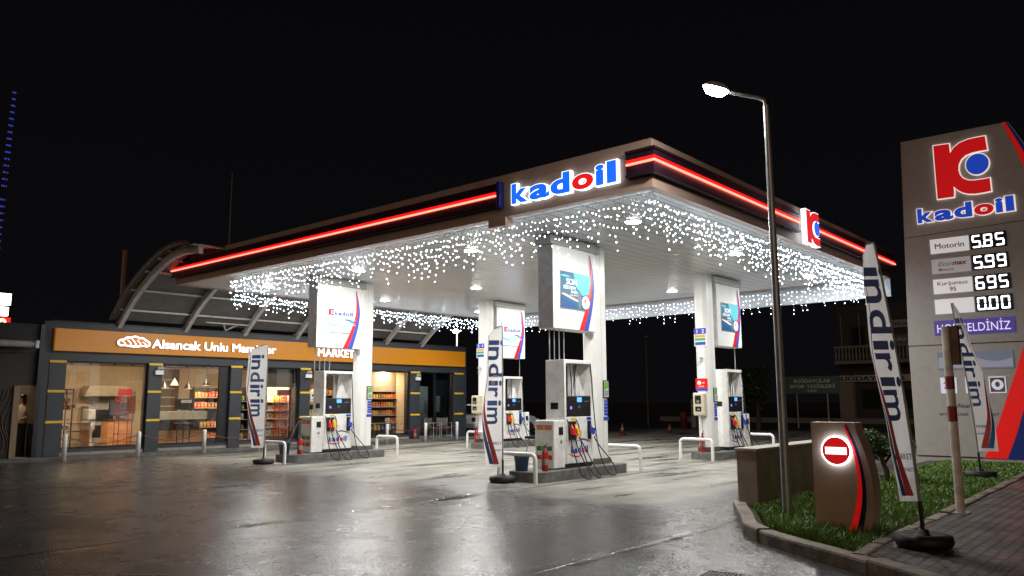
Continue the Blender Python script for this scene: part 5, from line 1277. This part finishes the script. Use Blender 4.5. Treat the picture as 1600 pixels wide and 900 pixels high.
def car(loc, rz, label):
    t = thing('parked_car', label, 'car', loc, rz)
    side = [(-2.0,.35),(-2.03,.62),(-1.98,.92),(-1.75,.98),(1.0,.97),(1.75,.86),(2.0,.66),(2.02,.35),(1.7,.24),(-1.7,.24)]
    B = MB().prism(side, -.82, .82, 0, Matrix(((1,0,0,0),(0,0,-1,0),(0,1,0,0),(0,0,0,1)))); B.build('body', mat('silver_car_paint', (.62,.63,.64), .3, metal=.1, var=.05), t, .09)
    z0, z1 = .965, 1.46; lo = [(-1.85,-.74),(1.05,-.74),(1.05,.74),(-1.85,.74)]; hi = [(-1.45,-.58),(.25,-.58),(.25,.58),(-1.45,.58)]
    MB().add([(x,y,z0) for x,y in lo]+[(x,y,z1) for x,y in hi], [(4,5,6,7),(0,1,5,4),(1,2,6,5),(2,3,7,6),(3,0,4,7)]).build('cabin', mat('silver_car_paint', (0,0,0)), t, .06)
    G = mat('car_glass', (.012,.014,.016), .08)
    def quad(p, name, m): MB().add(p, [(0,1,2,3)]).build(name, m, t)
    for s in (-1, 1):
        for x0, x1 in ((-1.60,-.72),(-.64,.50)):
            f = lambda x, q: (x+(.28*q if x < -1.2 else -.42*q if x > .3 else 0), s*(.752-.165*q), z0+.05+.40*q)
            quad([f(x0,0),f(x1,0),f(x1,1),f(x0,1)], 'side_window', G)
    quad([(-1.862,-.62,1.02),(-1.862,.62,1.02),(-1.55,.52,1.40),(-1.55,-.52,1.40)], 'rear_window', G); quad([(1.06,.64,1.0),(1.06,-.64,1.0),(.37,-.52,1.42),(.37,.52,1.42)], 'windscreen', G)
    for y in (-.66,.66):
        MB().box(-2.04,-1.96,y-.12,y+.12,.66,.86).build('tail_light', mat('tail_lens', (.09,.012,.012), .2), t, .02); MB().box(1.95,2.03,y-.14,y+.14,.60,.74).build('headlight', WHITE, t, .02)
    MB().box(-2.09,-2.02,-.80,.80,.36,.58).build('bumper', mat('bumper_grey', (.20,.21,.21), .5), t, .03); MB().box(-2.055,-2.03,-.26,.26,.64,.75).build('number_plate', mat('dull_plate', (.42,.42,.40), .5), t)
    for x in (-1.28,1.30):
        for y in (-.78,.78):
            M = Matrix.Translation((x,y,.30)) @ Matrix.Rotation(R(90),4,'X')
            w = MB().lathe([(.19,-.09),(.30,-.09),(.31,-.05),(.31,.05),(.30,.09),(.19,.09)], 20, (0,0,0), 0, M).build('wheel', RUBBER, t); MB().lathe([(.0,-.07),(.185,-.085),(.185,.085),(.0,.07)], 16, (0,0,0), 0, M).build('rim', STEEL, w)
car((17.75,19.45,0), R(-8), 'silver grey hatchback parked beside the right end of the shop')
def far_lamp(x, y, h, lb, lit=True, PM=None):
    PM = PM or GSTEEL
    t = thing('street_lamp', lb, 'street lamp', (x,y,0), 0, 'street lamps in the distance')
    MB().tube([(0,0,0),(0,0,h)], [.07,.05], 8).build('pole', PM, t); MB().tube([(0,0,h-.05),(-.5,-.4,h+.1)], .04, 6).build('arm', PM, t)
    MB().lathe([(.0,-.14),(.18,-.10),(.20,.0),(.10,.10),(.0,.11)], 12, (-.55,-.45,h+.08)).build('lamp_head', emit('far_lamp_white', (1,1,.96), 14) if lit else PM, t)
    if lit: lamp('POINT', 'lamp', (-.55,-.45,h-.3), 160, (1,.95,.85), t, None, shadow_soft_size=.2)
far_lamp(24.7,29.2,5.95,'lit white street lamp behind the right end of the shop')
far_lamp(33.3,20.4,5.6,'unlit slim street lamp standing in the dark between the pumps', False, mat('dim_lamp_post', (.06,.06,.065), .6))
tag(place(MB().tube([(0,0,0),(0,0,14.2)], [.09,.035], 8).build('antenna_mast', mat('dim_mast', (.14,.14,.15), .6)), (10.65,32.8,0)), 'thin tall antenna mast behind the canopy roof', 'mast')
tag(place(MB().tube([(0,0,0),(0,0,8.95)], [.16,.13], 10).build('utility_pole', mat('brown_pole', (.20,.12,.08), .8, var=.2)), (4.95,32.2,0)), 'brown wooden pole rising behind the left end of the shop roof', 'pole')
t = thing('rival_price_sign', 'distant bright white station sign with a red price field at the left edge', 'price sign', (1.0,36.8,0))
MB().cyl((-.6,.2,0), .2, 7.2, 10).build('mast', BLACK, t); SWH = emit('far_sign_white', (1,1,1), 4)
MB().box(-3.0,.55,-.15,.15,6.15+.18,6.88).build('top_panel', SWH, t); MB().box(-3.0,.48,-.15,.15,5.80,6.22).build('middle_panel', SWH, t)
q = MB().box(-3.0,.60,-.15,.15,5.12,5.72,0); q.text(FB(0,-.152,0), '5.99', .42, 5.22, .42, 1, .004, 1.1, .05, 0, 'R'); q.build('price_field', [emit('far_sign_red', (.9,.02,.01), 1.2), emit('far_sign_digit', (1,.75,.25), 5)], t)
t = thing('lit_mast', 'tall lattice mast outlined with small blue lights at the far left', 'mast', (4.8,51.3,0))
MB().tube([(-.35,0,0),(0,0,23.5)], [.06,.03], 5).tube([(.35,0,0),(.05,0,23.5)], [.06,.03], 5).build('mast_frame', mat('dark_mast', (.01,.01,.012), .7), t)
for k in range(26):
    if k == 10: continue
    z = 10.6+.46*k; MB().box(-.22+.012*k, .20+.004*k, -.03, .03, z, z+.10).build('blue_light', emit('blue_mast_light', (.10,.12,.9), .30 if True else 0), t)

# drain grate in the drive
t = thing('drain_grate', 'black iron drain grate set in the wet drive at the bottom edge', 'drain', (-4.32,-3.12,.004), R(8))
fr = MB().box(-.22,.22,-.20,-.17,0,.02).box(-.22,.22,.17,.20,0,.02).box(-.22,-.19,-.168,.168,0,.02).box(.19,.22,-.168,.168,0,.02); fr.build('grate_frame', mat('wet_iron', (.03,.03,.032), .35, metal=.5), t)
g = MB()
for k in range(9): g.box(-.185,.185,-.155+.037*k,-.140+.037*k,.002,.016)
g.build('grate_bars', mat('wet_iron', (0,0,0)), t)
